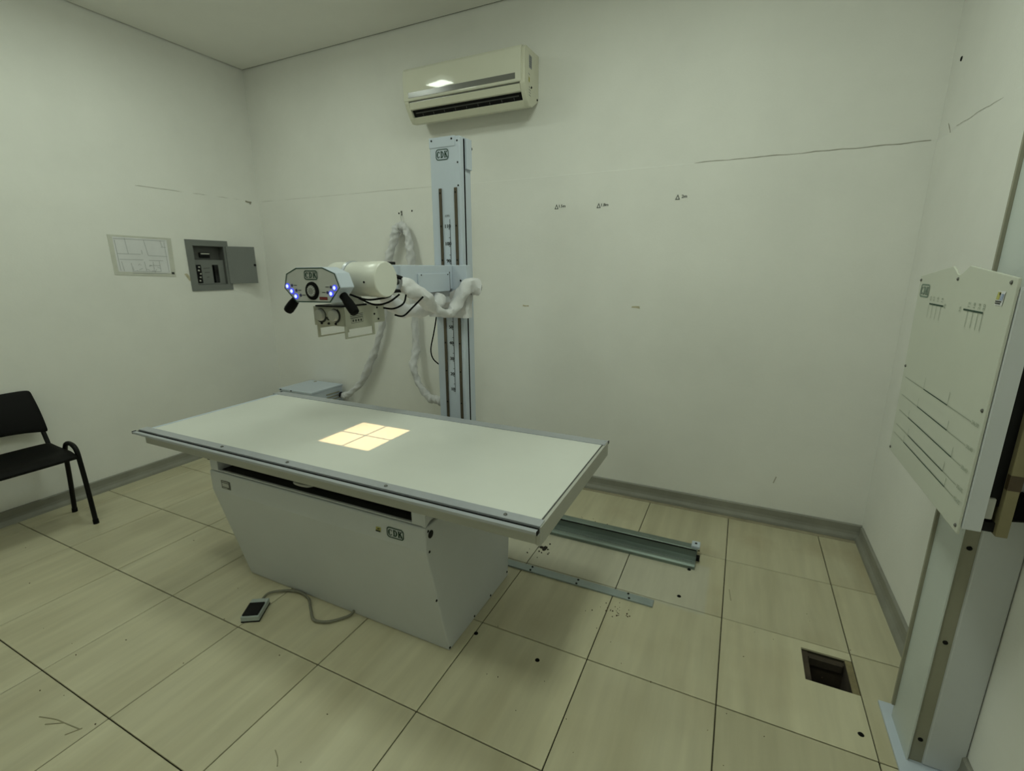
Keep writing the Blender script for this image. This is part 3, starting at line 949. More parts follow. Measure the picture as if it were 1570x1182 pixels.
COL.objects.link(lo_)
lo_.location = Vector((AX, AY, LZ)) * U


# loose cables and padded fabric covers on the head and the carriage
def wrinkle(seed, amp=0.18, k=34):
    r = random.Random(seed)
    ph = [r.uniform(0, 6.28) for _ in range(6)]

    def fn(t, q):
        return 1 + amp * (0.5 * math.sin(k * t * 2 + ph[0] + 2 * q) + 0.4 * math.sin(k * 3.1 * t + ph[1] - 3 * q) + 0.3 * math.sin(k * 1.3 * t + ph[2] + q) + 0.25 * math.sin(k * 5.3 * t + ph[3] + 4 * q))
    return fn


MB().tube([(-0.985, -2.70, 3.035), (-0.935, -2.63, 3.01), (-0.90, -2.52, 2.95), (-0.93, -2.36, 2.865), (-0.99, -2.15, 2.78), (-1.0, -1.95, 2.715), (-1.02, -1.80, 2.715), (-1.02, -1.70, 2.79), (-0.98, -1.61, 2.92), (-0.92, -1.53, 2.99), (-0.865, -1.45, 2.965)], lambda t: 0.062 + 0.016 * math.sin(t * 9) + 0.02 * (t > 0.75) * (t - 0.75) * 4, 16, 10, wrinkle(3, 0.22, 12)).build('fabric_cover', M['fabric'], S, smooth=True)
MB().revolve((-0.872, -1.462, 2.966), (-0.856, -1.438, 2.960), [(0, 0.045), (0.6, 0.062), (1, 0.058)], 12).build('sleeve_end_shade', M['dark'], S)  # dark disc stands in for the shade inside the open sleeve end
MB().tube([(-1.30, -2.60, 2.95), (-1.20, -2.45, 2.80), (-1.12, -2.30, 2.765), (-1.08, -2.05, 2.80), (-1.12, -1.86, 2.86)], 0.070, 16, 10, wrinkle(5, 0.22, 9)).build('fabric_cover', M['fabric'], S, smooth=True)


def skirt(u, v):
    # cloth wrapped round the lower carriage: u runs along the front, then round the right edge
    L = 0.55 + 0.10
    q = u * L
    k = 1 - 0.8 * v
    rip = (0.020 * math.sin(u * 9 + v * 6) + 0.012 * math.sin(u * 21 - v * 9) + 0.008 * math.sin(v * 15 + u * 31)) * k
    top = 2.80 + 0.20 * u + 0.03 * math.sin(u * 12)
    z = top * (1 - v) + 2.625 * v
    if q < 0.55:
        return (-1.50 + q * 0.95, -1.530 - abs(rip) * 1.3, z), (0, -1, 0.1)
    return (-0.970 + abs(rip) * 0.8, -1.530 + (q - 0.55), z), (1, 0, 0.1)


MB().sheet(skirt, 44, 14, 0.012).build('fabric_cover', M['fabric'], S, smooth=True)
for pts in ([(-1.20, -3.16, 2.985), (-1.05, -3.10, 2.93), (-0.95, -3.02, 2.935), (-0.90, -2.95, 2.955), (-0.93, -2.90, 2.99)],
            [(-1.10, -3.12, 2.94), (-1.02, -3.02, 2.88), (-0.93, -2.94, 2.90), (-0.87, -2.86, 2.965)],
            [(-1.06, -2.86, 2.84), (-0.96, -2.84, 2.835), (-0.88, -2.80, 2.88), (-0.86, -2.78, 2.96)],
            [(-1.02, -2.76, 2.77), (-0.95, -2.72, 2.76), (-0.88, -2.66, 2.84), (-0.82, -2.58, 2.93)]):
    MB().tube(pts, 0.0085, 7, 6).build('cable', M['rubber'], S, smooth=True)
MB().tube([(-1.54, -1.30, 2.72), (-1.585, -1.28, 2.55), (-1.64, -1.26, 2.38), (-1.70, -1.25, 2.18), (-1.68, -1.25, 2.06), (-1.60, -1.25, 1.99), (-1.47, -1.25, 1.93)], 0.0085, 7, 8).build('cable', M['rubber'], S, smooth=True)

# ------------------------------------------------------------------ generator cabinet, wall hook, cable hose
GN = thing('generator_cabinet', (-5.02, -0.28, 0), 'low white metal cabinet with side vents in the corner behind the table', 'cabinet')
box(-5.42, -4.64, -0.66, 0.05, 0.05, 1.085).build('body', M['enamel'], GN, bevel=0.012)
box(-5.43, -4.63, -0.67, 0.055, 1.085, 1.122).build('lid', M['enamel'], GN, bevel=0.008)
for x in (-5.36, -4.72):
    for y in (-0.60, 0.0):
        MB().cyl((x, y, 0), (x, y, 0.055), 0.035, n=12).build('foot', M['rubber'], GN)
for k in range(6):
    box(-4.642, -4.628, -0.34, -0.04, 0.99 - k * 0.055, 1.012 - k * 0.055).build('vent', M['alu_dull'], GN)
for x in (-5.38, -5.12):
    screw((x, -0.67, 1.105), (0, -1, 0), 0.014, GN, 'black')
MB().revolve((-5.24, -0.02, 1.122), (-5.24, -0.02, 1.128), [(0, 0.03), (1, 0.024)], 14).build('lid_plug', M['khaki_dark'], GN)
MB().cyl((-4.64, 0.0, 0.93), (-4.54, -0.03, 0.93), 0.055, n=14).build('socket', M['black'], GN, smooth=True)

HK = thing('wall_hook', (-3.12, YB - PO, 4.03), 'small wire hook on the back wall holding up the pale cable hose', 'hook')
box(-3.135, -3.105, YB - PO - 0.008, YB - PO, 4.00, 4.07).build('plate', M['steel'], HK, bevel=0.003)
MB().tube([(-3.12, YB - PO - 0.008, 4.04), (-3.11, 0.09, 3.99), (-3.08, 0.06, 3.88), (-3.06, 0.03, 3.775), (-3.055, -0.04, 3.765), (-3.05, -0.09, 3.80)], 0.006, 6, 6).build('wire', M['vinyl_grey'], HK, smooth=True)

HS = MB()
HS.tube([(-4.53, -0.03, 0.935), (-4.47, -0.045, 0.94), (-4.36, -0.06, 1.00), (-4.12, 0.0, 1.215), (-3.86, 0.0, 1.62), (-3.65, 0.0, 2.03), (-3.54, 0.0, 2.36), (-3.37, 0.0, 3.20), (-3.25, 0.0, 3.52), (-3.14, 0.0, 3.76), (-3.045, 0.0, 3.825), (-2.955, 0.0, 3.76), (-2.905, 0.0, 3.545), (-2.895, 0.0, 3.25), (-2.885, 0.0, 2.50), (-2.875, 0.0, 1.97), (-2.86, -0.12, 1.65), (-2.74, -0.16, 1.37), (-2.50, -0.24, 1.19), (-2.24, -0.40, 1.21), (-2.02, -0.68, 1.30), (-1.72, -1.00, 1.40), (-1.56, -1.16, 1.43)],
        lambda t: 0.056 + 0.016 * max(0, 1 - abs(t - 0.40) / 0.10) + 0.008 * math.sin(t * 47), 18, 18, wrinkle(11, 0.24, 85))
tag(HS.build('cable_hose', M['fabric'], smooth=True), 'pale wrinkled cable hose looped over the wall hook beside the column', 'hose')

# ------------------------------------------------------------------ air conditioner
A = thing('air_conditioner', (-1.7, YB, 5.16), 'cream split air conditioner mounted high on the back wall above the column', 'air conditioner')
AX0, AX1 = -2.62, -0.80
side = [(YB - 0.001, 5.83), (-0.25, 5.825), (-0.318, 5.80), (-0.330, 5.70), (-0.330, 5.52), (-0.315, 5.50), (-0.315, 5.44), (-0.26, 5.42), (-0.235, 5.30), (-0.16, 5.175), (-0.06, 5.19), (YB - 0.001, 5.30)]
body = [(YB - 0.001, 5.825), (-0.27, 5.82), (-0.30, 5.70), (-0.30, 5.44), (-0.24, 5.40), (-0.15, 5.36), (-0.15, 5.22), (-0.06, 5.19), (YB - 0.001, 5.30)]
MB().prism(body, 'x', AX0 + 0.06, AX1 - 0.06).build('body', M['ac_body'], A, bevel=0.006)
for x0, x1 in ((AX0, AX0 + 0.07), (AX1 - 0.07, AX1)):
    sp = [(YB - 0.001, 5.83), (-0.27, 5.82), (-0.312, 5.79), (-0.322, 5.70), (-0.322, 5.40), (-0.28, 5.32), (-0.22, 5.23), (-0.16, 5.175), (-0.06, 5.19), (YB - 0.001, 5.30)]
    MB().prism(sp, 'x', x0, x1).build('side_panel', M['ac_body'], A, bevel=0.012)
fp = [(-0.25, 5.828), (-0.315, 5.815), (-0.338, 5.78), (-0.341, 5.65), (-0.338, 5.435), (-0.328, 5.418), (-0.30, 5.418), (-0.30, 5.80)]
fpn = MB().prism(fp, 'x', AX0 + 0.004, AX1 - 0.045).build('front_panel', M['ac'], A, bevel=0.004, smooth=True)
MB().prism([(-0.3395, 5.515), (-0.3440, 5.515), (-0.3430, 5.450), (-0.3385, 5.450)], 'x', AX0 + 0.085, AX1 - 0.12).build('trim_strip', M['ac_strip'], fpn)
chin = [(-0.30, 5.405), (-0.312, 5.40), (-0.285, 5.325), (-0.262, 5.318), (-0.25, 5.335), (-0.27, 5.395)]
MB().prism(chin, 'x', AX0 + 0.07, AX1 - 0.07).build('chin_bar', M['ac_body'], A, bevel=0.003)
box(AX0 + 0.08, AX1 - 0.08, -0.302, -0.296, 5.402, 5.420).build('intake_gap', M['ac_strip'], A)
MB().prism([(-0.155, 5.345), (-0.245, 5.332), (-0.185, 5.245), (-0.155, 5.235)], 'x', AX0 + 0.075, AX1 - 0.075).build('outlet', M['black'], A)
lip = [(-0.205, 5.245), (-0.222, 5.235), (-0.165, 5.172), (-0.07, 5.185), (-0.08, 5.20), (-0.15, 5.20)]
MB().prism(lip, 'x', AX0 + 0.065, AX1 - 0.065).build('bottom_lip', M['ac_body'], A, bevel=0.003)
for k in range(9):
    xx = AX0 + 0.22 + k * 0.175
    MB().prism([(-0.23, 5.312), (-0.195, 5.258), (-0.188, 5.262), (-0.223, 5.316)], 'x', xx, xx + 0.008).build('louver', M['panel_dark'], A)
MB().prism([(-0.222, 5.285), (-0.232, 5.292), (-0.228, 5.297), (-0.217, 5.290)], 'x', AX0 + 0.12, AX1 - 0.12).build('vane', M['panel_dark'], A)
fsd = (Vector((AX1 + 0.0015, 0, 0)), Vector((0, 1, 0)), Vector((0, 0, 1)))
MB().flat(fsd, [[(-0.19, 5.60), (-0.10, 5.60), (-0.10, 5.745), (-0.19, 5.745)]]).build('label', M['ink_pale'], A)
MB().flat(fsd, [[(-0.20, 5.445), (-0.165, 5.44), (-0.165, 5.495), (-0.20, 5.50)]]).build('label', M['yellow'], A)
lt = MB()
for k in range(5):
    lt.line(fsd, (-0.18, 5.625 + k * 0.025), (-0.11, 5.625 + k * 0.025), 0.008)
for k in range(4):
    lt.line(fsd, (-0.19, 5.30 + k * 0.03), (-0.13, 5.295 + k * 0.03), 0.008)
lt.line(fsd, (-0.205, 5.535), (-0.16, 5.525), 0.008)
lt.build('label_print', M['panel_grey'], A)
screw((AX1, -0.11, 5.40), (1, 0, 0), 0.014, A, 'black')
screw((AX0 + 0.03, -0.322, 5.60 - 0.03), (0, -1, 0), 0.010, A, 'black')
screw((AX1, 0.08, 5.31), (1, 0, 0), 0.014, A, 'black')

# ------------------------------------------------------------------ switch panel on the left wall
E_ = thing('switch_panel', (XL, -0.97, 2.83), 'grey recessed switch panel on the left wall with its door open', 'switch box')
xf = XL + PO
pf = MB()
pf.box(xf, xf + 0.016, -1.325, PY0, 2.83, 3.66)
pf.box(xf, xf + 0.016, PY1, -0.608, 2.83, 3.66)
pf.box(xf, xf + 0.016, PY0, PY1, 2.83, PZ0)
pf.box(xf, xf + 0.016, PY0, PY1, PZ1, 3.66)
pf.build('frame', M['panel_grey'], E_)
ib = MB()
d0 = XL - 0.16
ib.box(d0 - 0.01, d0, PY0, PY1, PZ0, PZ1)
ib.box(d0, xf, PY0 - 0.001, PY0 + 0.006, PZ0, PZ1)
ib.box(d0, xf, PY1 - 0.006, PY1 + 0.001, PZ0, PZ1)
ib.box(d0, xf, PY0, PY1, PZ0 - 0.001, PZ0 + 0.006)
ib.box(d0, xf, PY0, PY1, PZ1 - 0.006, PZ1 + 0.001)
ib.build('inner_box', M['panel_dark'], E_)
xc = XL - 0.03
cp = MB()
y0, y1 = PY0 + 0.006, PY1 - 0.006
a0, a1, b0, b1 = -1.190, -1.092, -0.905, -0.795
cp.box(xc - 0.01, xc, y0, y1, PZ0 + 0.006, 2.955)
cp.box(xc - 0.01, xc, y0, y1, 3.258, 3.340)
cp.box(xc - 0.01, xc, y0, a0, 2.955, 3.258)
cp.box(xc - 0.01, xc, a1, b0, 2.955, 3.258)
cp.box(xc - 0.01, xc, b1, y1, 2.955, 3.258)
cp.build('cover_plate', M['panel_grey'], E_)
xk = d0 + 0.03
cpk = MB()
cpk.box(xk, xk + 0.01, y0, -1.050, 3.345, PZ1 - 0.006)
cpk.box(xk, xk + 0.01, -0.865, y1, 3.345, PZ1 - 0.006)
cpk.box(xk, xk + 0.01, -1.050, -0.865, 3.345, 3.375)
cpk.box(xk, xk + 0.01, -1.050, -0.865, 3.462, PZ1 - 0.006)
cpk.build('main_cover', M['panel_dark'], E_)
br = box(d0, xk + 0.03, -1.045, -0.870, 3.38, 3.458).build('main_breaker', M['black'], E_, bevel=0.004)
box(xk + 0.03, xk + 0.05, -1.03, -0.885, 3.43, 3.452).build('toggle', M['vinyl_grey'], br, bevel=0.003)
for k in range(5):
    z = 2.975 + k * 0.056
    bk = box(d0, xc - 0.012, a0 + 0.008, a1 - 0.008, z, z + 0.048).build('breaker', M['black'], E_, bevel=0.003)
    yt = a0 + 0.05 + 0.012 * ((k * 7) % 3 - 1)
    box(xc - 0.012, xc + 0.004, yt, yt + 0.025, z + 0.010, z + 0.034).build('toggle', M['vinyl_grey'], bk, bevel=0.002)
box(d0, d0 + 0.02, b0, b1, 2.955, 3.258).build('blank', M['black'], E_)
pr = MB()
fpc = (Vector((xc + 0.002, 0, 0)), Vector((0, 1, 0)), Vector((0, 0, 1)))
for z, a, b in ((3.20, -1.06, -0.95), (3.13, -1.05, -0.96), (3.05, -1.02, -0.98)):
    pr.line(fpc, (a, z), (b, z + 0.005), 0.012)
pr.build('plate_print', M['panel_dark'], E_)
# door, swung far open towards the corner
hy, fx, fy = -0.655, XL + 0.20, -0.235
dv = Vector((fx - (xf + 0.018), fy - hy, 0))
nn = Vector((dv.y, -dv.x, 0)).normalized() * 0.016
dp = [(xf + 0.018, hy), (fx, fy), (fx + nn.x, fy + nn.y), (xf + 0.018 + nn.x, hy + nn.y)]
door = MB().prism(dp, 'z', 2.935, 3.572).build('door', M['panel_grey'], E_, bevel=0.003)
pd = Vector((xf + 0.018, hy, 3.255)) + dv * 0.955 + nn
MB().revolve(pd, pd + nn.normalized() * 0.012, [(0, 0.022), (1, 0.017)], 12).build('lock', M['black'], door, smooth=True)

# ------------------------------------------------------------------ floor plan sheet on the left wall
FP = thing('floor_plan', (XL + PO, -1.96, 3.07), 'faded floor plan sheet in a clear sleeve taped to the left wall', 'poster')
xs_ = XL + PO
sl_ = [(-2.388, 3.672), (-1.530, 3.662), (-1.545, 3.070), (-2.385, 3.112)]
MB().prism(sl_, 'x', xs_ + 0.0005, xs_ + 0.006).build('sleeve', M['sleeve'], FP)
pp = [(-2.33, 3.645), (-1.60, 3.632), (-1.615, 3.125), (-2.33, 3.155)]
MB().prism(pp, 'x', xs_ + 0.006, xs_ + 0.008).build('sheet', M['paper'], FP)
dr = MB()
fd = (Vector((xs_ + 0.0095, 0, 0)), Vector((0, 1, 0)), Vector((0, 0, 1)))
for a, b in (((-2.30, 3.41), (-2.00, 3.405)), ((-2.18, 3.63), (-2.165, 3.41)), ((-1.98, 3.405), (-1.98, 3.47)), ((-1.93, 3.62), (-1.90, 3.39)), ((-1.90, 3.39), (-1.63, 3.38)),
             ((-2.29, 3.33), (-1.98, 3.325)), ((-1.90, 3.32), (-1.70, 3.315)), ((-2.32, 3.62), (-1.62, 3.615)), ((-1.645, 3.60), (-1.64, 3.14)), ((-2.15, 3.13), (-1.68, 3.12)),
             ((-2.15, 3.28), (-2.14, 3.16)), ((-1.97, 3.30), (-1.96, 3.16)), ((-1.85, 3.30), (-1.85, 3.18)), ((-1.76, 3.31), (-1.755, 3.15)), ((-1.86, 3.245), (-1.76, 3.24)), ((-2.31, 3.60), (-2.30, 3.17)),
             ((-2.27, 3.30), (-2.255, 3.16)), ((-2.15, 3.16), (-1.76, 3.15)), ((-1.70, 3.62), (-1.68, 3.52)), ((-1.70, 3.52), (-1.63, 3.52))):
    dr.line(fd, a, b, 0.007)
rr = random.Random(5)
for _ in range(16):
    y, z = rr.uniform(-2.13, -1.78), rr.uniform(3.16, 3.25)
    dr.line(fd, (y, z), (y + rr.uniform(-0.04, 0.05), z + rr.uniform(-0.025, 0.025)), 0.007)
dr.build('plan_drawing', M['ink_pale'], FP)
MB().flat((Vector((xs_ + 0.010, -1.585, 3.128)), Vector((0, 1, 0)), Vector((0, 0, 1))), [[(-0.022, -0.015), (0.02, -0.02), (0.022, 0.012), (-0.018, 0.016)]]).build('black_mark', M['ink'], FP)


# ------------------------------------------------------------------ distance stickers on the back wall
def sticker(x, z, txt, label):
    t = thing('distance_sticker', (x, YB - PO, z - 0.05), label, 'sticker', 'distance stickers on the back wall')
    box(x - 0.075, x + 0.08, YB - PO - 0.002, YB - PO, z - 0.045, z + 0.045).build('label_paper', M['wall'], t)
    f = (Vector((x - 0.045, YB - PO - 0.004, z)), Vector((1, 0, 0)), Vector((0, 0, 1)))
    p = MB()
    tri = [(-0.028, -0.027), (0.028, -0.027), (0.0, 0.035)]
    tin = [(-0.015, -0.018), (0.015, -0.018), (0.0, 0.016)]
    p.flat(f, ring(tri, tin))
    p.text(txt, (Vector((x + 0.03, YB - PO - 0.004, z + 0.006)), Vector((1, 0, 0)), Vector((0, 0, 1))), 0.052)
    p.text(txt, (Vector((x + 0.033, YB - PO - 0.004, z + 0.007)), Vector((1, 0, 0)), Vector((0, 0, 1))), 0.052)
    p.build('print', M['ink'], t)


sticker(-0.474, 3.988, '1.5m', 'small white sticker marked 1.5m on the back wall nearest the column')
sticker(0.109, 3.972, '1.8m', 'small white sticker marked 1.8m on the back wall, middle of three')
sticker(1.087, 4.015, '2m', 'small white sticker marked 2m on the back wall nearest the right corner')

# ------------------------------------------------------------------ chest stand at the right wall
K = thing('chest_stand', (3.30, -2.78, 0), 'white chest X-ray stand with a notched marked board beside the right wall', 'medical equipment')
KX, PYF, PYN = 3.155, -2.60, -2.955       # front of post, far edge, near edge
box(3.10, 3.43, -3.12, -2.48, 0.0, 0.022).build('base_plate', M['enamel'], K, bevel=0.004)
box(KX, KX + 0.010, PYN, PYF, 0.022, 4.75).build('post_front', M['post'], K, bevel=0.002)
box(KX - 0.019, KX, PYF - 0.02, PYF, 0.13, 4.75).build('edge_strip', M['khaki_dark'], K, bevel=0.002)
ch = box(KX + 0.010, KX + 0.085, PYN + 0.018, PYF - 0.018, 0.022, 4.75).build('guide_channel', M['khaki_dark'], K)
box(KX + 0.085, 3.438, PYN + 0.004, PYF - 0.004, 0.022, 4.75).build('post_body', M['enamel_grey'], K, bevel=0.01)
for z in (0.20, 0.95, 1.60, 3.40, 4.2):
    screw((KX + 0.052, PYN + 0.018, z), (0, -1, 0), 0.014, ch, 'black')
BX = 2.95
bd = [(-2.120, 3.128), (-2.650, 3.190), (-2.700, 3.168), (-2.735, 3.148), (-2.765, 3.142), (-2.795, 3.148), (-2.83, 3.165), (-2.885, 3.192), (-3.425, 3.138), (-3.425, 1.895), (-2.165, 1.900)]
board = MB().prism(bd, 'x', BX, BX + 0.012).build('board', M['board'], K, bevel=0.003)
hx = MB()
hx.box(BX + 0.014, BX + 0.085, -3.435, -3.415, 1.93, 3.10)
hx.box(BX + 0.014, BX + 0.085, -2.200, -2.180, 1.93, 3.06)
hx.box(BX + 0.014, BX + 0.085, -3.415, -2.200, 3.04, 3.06)
hx.build('housing_frame', M['enamel_grey'], K, bevel=0.003)
MB().prism([(3.02, 2.99), (3.02, 3.11), (3.13, 3.11), (3.13, 2.84), (3.095, 2.84), (3.035, 2.96)], 'y', -3.433, -3.418).build('side_cheek', M['enamel'], K)
bk = box(3.092, 3.138, -3.425, -2.19, 1.915, 3.08).build('back_board', M['wood'], K, bevel=0.004)
box(3.090, 3.1395, -3.4265, -3.40, 2.16, 2.235).build('tape', M['brown'], bk)
box(3.035, 3.092, -3.39, -2.25, 2.06, 3.03).build('cassette', M['black'], K)
box(3.035, 3.075, -3.405, -3.30, 1.99, 2.10).build('cassette_clip', M['vinyl_grey'], K, bevel=0.006)
box(2.975, 3.092, -3.40, -2.20, 1.925, 1.975).build('cassette_tray', M['black'], K)
MB().revolve((3.325, PYN + 0.004, 1.925), (3.325, PYN - 0.09, 1.925), [(0, 0.02), (0.35, 0.022), (0.4, 0.085), (0.8, 0.085), (1, 0.065)], 10).build('lock_knob', M['rubber'], K, smooth=True)
MB().revolve((3.29, PYN + 0.004, 2.30), (3.262, PYN - 0.06, 2.305), [(0, 0.022), (0.8, 0.022), (1, 0.014)], 12).build('pin', M['cream'], K, smooth=True)
# print on the board (seen from the left: y decreases to the right)
fbd = (Vector((BX - 0.0025, 0, 0)), Vector((0, -1, 0)), Vector((0, 0, 1)))
bp_, bl_ = MB(), MB()
for z, a, b, ta, tb, e in ((2.447, 2.597, 2.992, 0.073, 0.075, 2.215), (2.322, 2.552, 3.058, 0.055, 0.055, 2.217), (2.213, 2.43, 3.183, 0.05, 0.055, 2.22), (2.108, 2.49, 3.122, 0.045, 0.055, 2.217), (2.043, 2.437, 3.184, 0.045, 0.05, 2.21)):
    bp_.line(fbd, (a, z), (b, z), 0.006)
    bl_.line(fbd, (e, z), (a, z), 0.003)
    bl_.line(fbd, (b, z), (3.31, z), 0.003)
    bl_.line(fbd, (a, z), (a, z + ta), 0.004)
    bl_.line(fbd, (b, z), (b, z + tb), 0.004)
for a, b, z, xs2 in ((2.39, 2.63, 2.960, (2.39, 2.455, 2.525, 2.595)), (2.925, 3.163, 2.965, (2.985, 3.05, 3.11, 3.163))):
    bp_.line(fbd, (a, z), (b, z), 0.009)
    for q in xs2:
        bl_.line(fbd, (q, z), (q, z - 0.088), 0.004)
for q, s_ in ((2.40, '30'), (2.455, '24'), (2.525, '18'), (2.595, '13'), (2.655, '35'), (2.88, '35'), (2.985, '13'), (3.05, '18'), (3.11, '24'), (3.163, '30')):
    zz = 2.962 if s_ == '35' else 2.992
    bl_.text(s_, (Vector((BX - 0.0025, -q, zz)), Vector((0, -1, 0)), Vector((0, 0, 1))), 0.034, math.pi / 2)
for z, s_ in ((2.447, '24x30'), (2.322, '30x40'), (2.213, '35x43'), (2.108, '35x35'), (2.043, '43x35')):
    bl_.text(s_, (Vector((BX - 0.0025, -3.355, z)), Vector((0, -1, 0)), Vector((0, 0, 1))), 0.030)
badge(MB(), (Vector((BX - 0.0025, -2.255, 3.035)), Vector((0, -1, 0)), Vector((0, 0, 1))), 0.17, 0.085).build('badge', M['green_pale'], board)
bp_.build('scale_bars', M['green'], board)
stuff(bl_.build('scale_lines', M['line_pale'], board))
for y, z in ((-2.143, 3.10), (-2.763, 3.120), (-3.372, 3.118), (-3.390, 2.525), (-3.400, 1.93), (-2.19, 1.925), (-2.17, 2.517)):
    screw((BX, y, z), (-1, 0, 0), 0.010, board)
sk = MB().flat((Vector((BX - 0.0025, -3.302, 3.043)), Vector((0, -1, 0)), Vector((0, 0, 1))), [[(-0.04, -0.032), (0.033, -0.032), (0.042, 0.034), (-0.026, 0.034)]]).build('sticker', M['paper'], board)
fsk = (Vector((BX - 0.004, -3.302, 3.043)), Vector((0, -1, 0)), Vector((0, 0, 1)))
MB().flat(fsk, [[(-0.034, -0.006), (-0.004, -0.006), (0.004, 0.030), (-0.024, 0.030)]]).build('sticker_print', M['yellow'], sk)
MB().flat(fsk, [[(0.004, -0.008), (0.030, -0.008), (0.036, 0.022), (0.012, 0.022)]]).build('sticker_print', M['sticker_blue'], sk)
MB().line(fsk, (-0.034, -0.014), (0.024, -0.014), 0.006).line(fsk, (-0.034, -0.023), (0.018, -0.023), 0.006).flat(fsk, [[(-0.008, 0.016), (0.002, 0.016), (0.002, 0.026), (-0.008, 0.026)]]).build('sticker_print', M['ink'], sk)
# ------------------------------------------------------------------ drain
D = thing('floor_drain', ((DR[0] + DR[1]) / 2, (DR[2] + DR[3]) / 2, -0.25), 'open square floor drain with a dirty pit near the chest stand', 'drain')
x0, x1, y0, y1 = DR
dp_ = MB()
dp_.box(x0 + 0.05, x1 - 0.055, y0 + 0.004, y1 - 0.04, -0.60, -0.57)
dp_.box(x0, x0 + 0.05, y0, y1, -0.57, -0.025)
dp_.box(x1 - 0.055, x1, y0, y1, -0.57, -0.012)
dp_.box(x0 + 0.05, x1 - 0.055, y0, y0 + 0.004, -0.57, -0.02)
dp_.box(x0 + 0.05, x1 - 0.055, y1 - 0.04, y1, -0.57, -0.035)
dp_.build('pit', M['pit'], D, bevel=0.004)
box(x1 - 0.052, x1 - 0.003, y0 + 0.003, y1 - 0.003, -0.012, -0.006).build('edge_mortar', M['drain_edge'], D)
box(x0 + 0.06, x1 - 0.07, y1 - 0.058, y1 - 0.041, -0.10, -0.035).build('broken_ledge', M['pit'], D)
MB().tube([(x0 + 0.06, y0 + 0.10, -0.40), (x0 + 0.16, y0 + 0.12, -0.30), (x0 + 0.25, y0 + 0.10, -0.28)], 0.03, 10, 5).build('pipe', M['dark'], D, smooth=True)
MB().revolve((x0 + 0.21, y0 + 0.09, -0.22), (x0 + 0.21, y0 + 0.09, -0.17), [(0, 0.03), (1, 0.02)], 12).build('pipe_cap', M['galv_flat'], D, smooth=True)
db = MB()
rr = random.Random(9)
for _ in range(60):
    px, py, k = rr.uniform(x0 + 0.07, x1 - 0.08), rr.uniform(y0 + 0.03, y1 - 0.07), rr.uniform(0.008, 0.025)
    db.box(px - k, px + k, py - k, py + k * 0.8, -0.57, -0.57 + k * rr.uniform(1, 3))
stuff(db.build('rubble', M['pit'], D))

# ------------------------------------------------------------------ foot switch and its cord
F = thing('foot_switch', (-2.01, -3.84, 0), 'small foot switch with a black pad on the floor before the table', 'pedal')
ang = math.radians(31)
ca_, sa_ = math.cos(ang), math.sin(ang)


def fp2(a, b):
    return (-2.015 + a * ca_ - b * sa_, -3.842 + a * sa_ + b * ca_)


hw, hl = 0.082, 0.128
MB().prism([fp2(-hw, -hl), fp2(hw, -hl), fp2(hw, hl), fp2(-hw, hl)], 'z', 0.0, 0.012).build('sole', M['rubber'], F)
MB().prism([fp2(-hw, -hl), fp2(hw, -hl), fp2(hw, hl), fp2(-hw, hl)], 'z', 0.012, 0.062).build('case', M['pedal'], F, bevel=0.006)
MB().prism([fp2(-hw + 0.012, -hl + 0.012), fp2(hw - 0.012, -hl + 0.012), fp2(hw - 0.012, hl - 0.075), fp2(-hw + 0.012, hl - 0.075)], 'z', 0.062, 0.078).build('pad', M['black'], F, bevel=0.004)
e = fp2(-0.0, hl)
MB().tube([(e[0], e[1], 0.035), (e[0] - 0.03, e[1] + 0.12, 0.03), (-1.98, -3.50, 0.022), (-1.85, -3.47, 0.022), (-1.70, -3.50, 0.022), (-1.56, -3.60, 0.022), (-1.42, -3.69, 0.022), (-1.29, -3.66, 0.022), (-1.20, -3.57, 0.022), (-1.155, -3.50, 0.025), (-1.15, -3.452, 0.04)], 0.0125, 9, 8).build('cord', M['cord'], F, smooth=True)

# ------------------------------------------------------------------ chair
C = thing('stacking_chair', (-5.72, -4.08, 0), 'black plastic stacking chair with tube legs against the left wall', 'chair')
YN, YFc = -4.56, -3.62


def seat(u, v):
    y = YFc + (YN - YFc) * u
    k = (u - 0.5) * 2
    x = -6.10 + 0.74 * v
    z = 0.985 - 0.045 * math.sin(math.pi * min(1, v * 1.1)) * (1 - k * k) - 0.05 * max(0, v - 0.75) * 4 * (v - 0.75) * 4 + 0.03 * (1 - v) ** 3
    x += -0.05 * (k ** 6) * (1 if v > 0.5 else -0.6)
    return (x, y, z), (0, 0, 1)


MB().sheet(seat, 16, 12, 0.045).build('seat', M['chair'], C, smooth=True, subd=1)


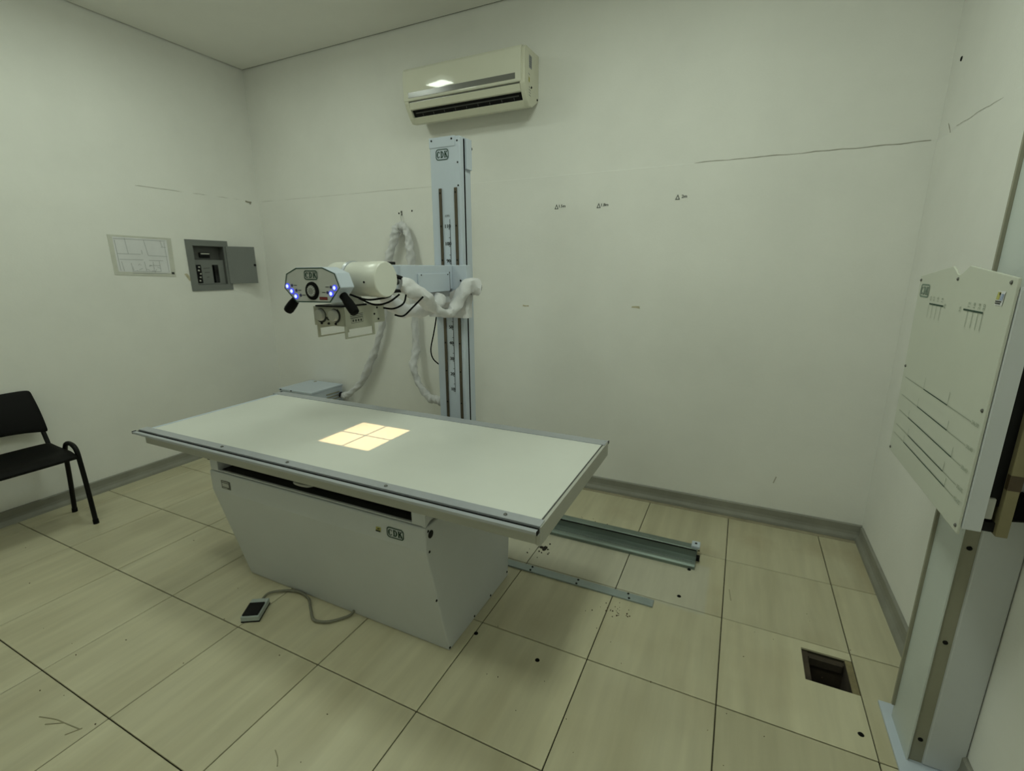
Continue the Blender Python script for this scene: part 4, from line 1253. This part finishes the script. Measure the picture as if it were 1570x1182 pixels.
def back(u, v):
    k = (u - 0.5) * 2
    y = (YFc + YN) / 2 + 0.015 - k * 0.485 * (1 - 0.035 * v ** 2)
    z = 1.135 + 0.565 * v - 0.02 * (k ** 6) * v + 0.055 * (1 - k * k) * (1 - v) - 0.02 * (1 - k * k) * v
    x = -6.11 - 0.20 * v - 0.05 * (1 - k * k) + 0.02 * math.sin(v * 3.14)
    return (x, y, z), (1, 0, 0.3)


MB().sheet(back, 16, 10, 0.035).build('backrest', M['chair'], C, smooth=True, subd=1)
for s_, yy in ((1, YFc + 0.02), (-1, YN - 0.02)):
    lg = MB().tube([(-6.005, yy + s_ * 0.03, 0.0), (-5.90, yy + s_ * 0.02, 0.45), (-5.79, yy, 0.86), (-5.75, yy, 0.985), (-5.68, yy, 1.045), (-5.57, yy, 1.05), (-5.485, yy, 1.0), (-5.455, yy, 0.88), (-5.42, yy, 0.45), (-5.375, yy - s_ * 0.01, 0.0)], 0.027, 10, 8).build('leg_frame', M['chair_tube'], C, smooth=True)
    MB().revolve((-6.008, yy + s_ * 0.03, 0.0), (-5.995, yy + s_ * 0.03, 0.06), [(0, 0.031), (1, 0.030)], 12).build('foot_cap', M['rubber'], lg, smooth=True)
    MB().revolve((-5.373, yy - s_ * 0.01, 0.0), (-5.379, yy - s_ * 0.01, 0.06), [(0, 0.031), (1, 0.030)], 12).build('foot_cap', M['rubber'], lg, smooth=True)
    yb = yy - s_ * 0.035
    MB().tube([(-5.75, yb, 0.90), (-5.95, yb, 0.91), (-6.07, yb, 0.95), (-6.12, yb, 1.05), (-6.18, yb, 1.2), (-6.27, yb, 1.40)], 0.025, 10, 6).build('back_post', M['chair_tube'], C, smooth=True)
    box(-5.80, -5.44, min(yy, yy - s_ * 0.12), max(yy, yy - s_ * 0.12), 0.88, 0.925).build('seat_bracket', M['chair'], C, bevel=0.006)
for xx in (-5.74, -5.50):
    MB().cyl((xx, YFc, 0.905), (xx, YN, 0.905), 0.022, n=10).build('cross_tube', M['chair_tube'], C, smooth=True)
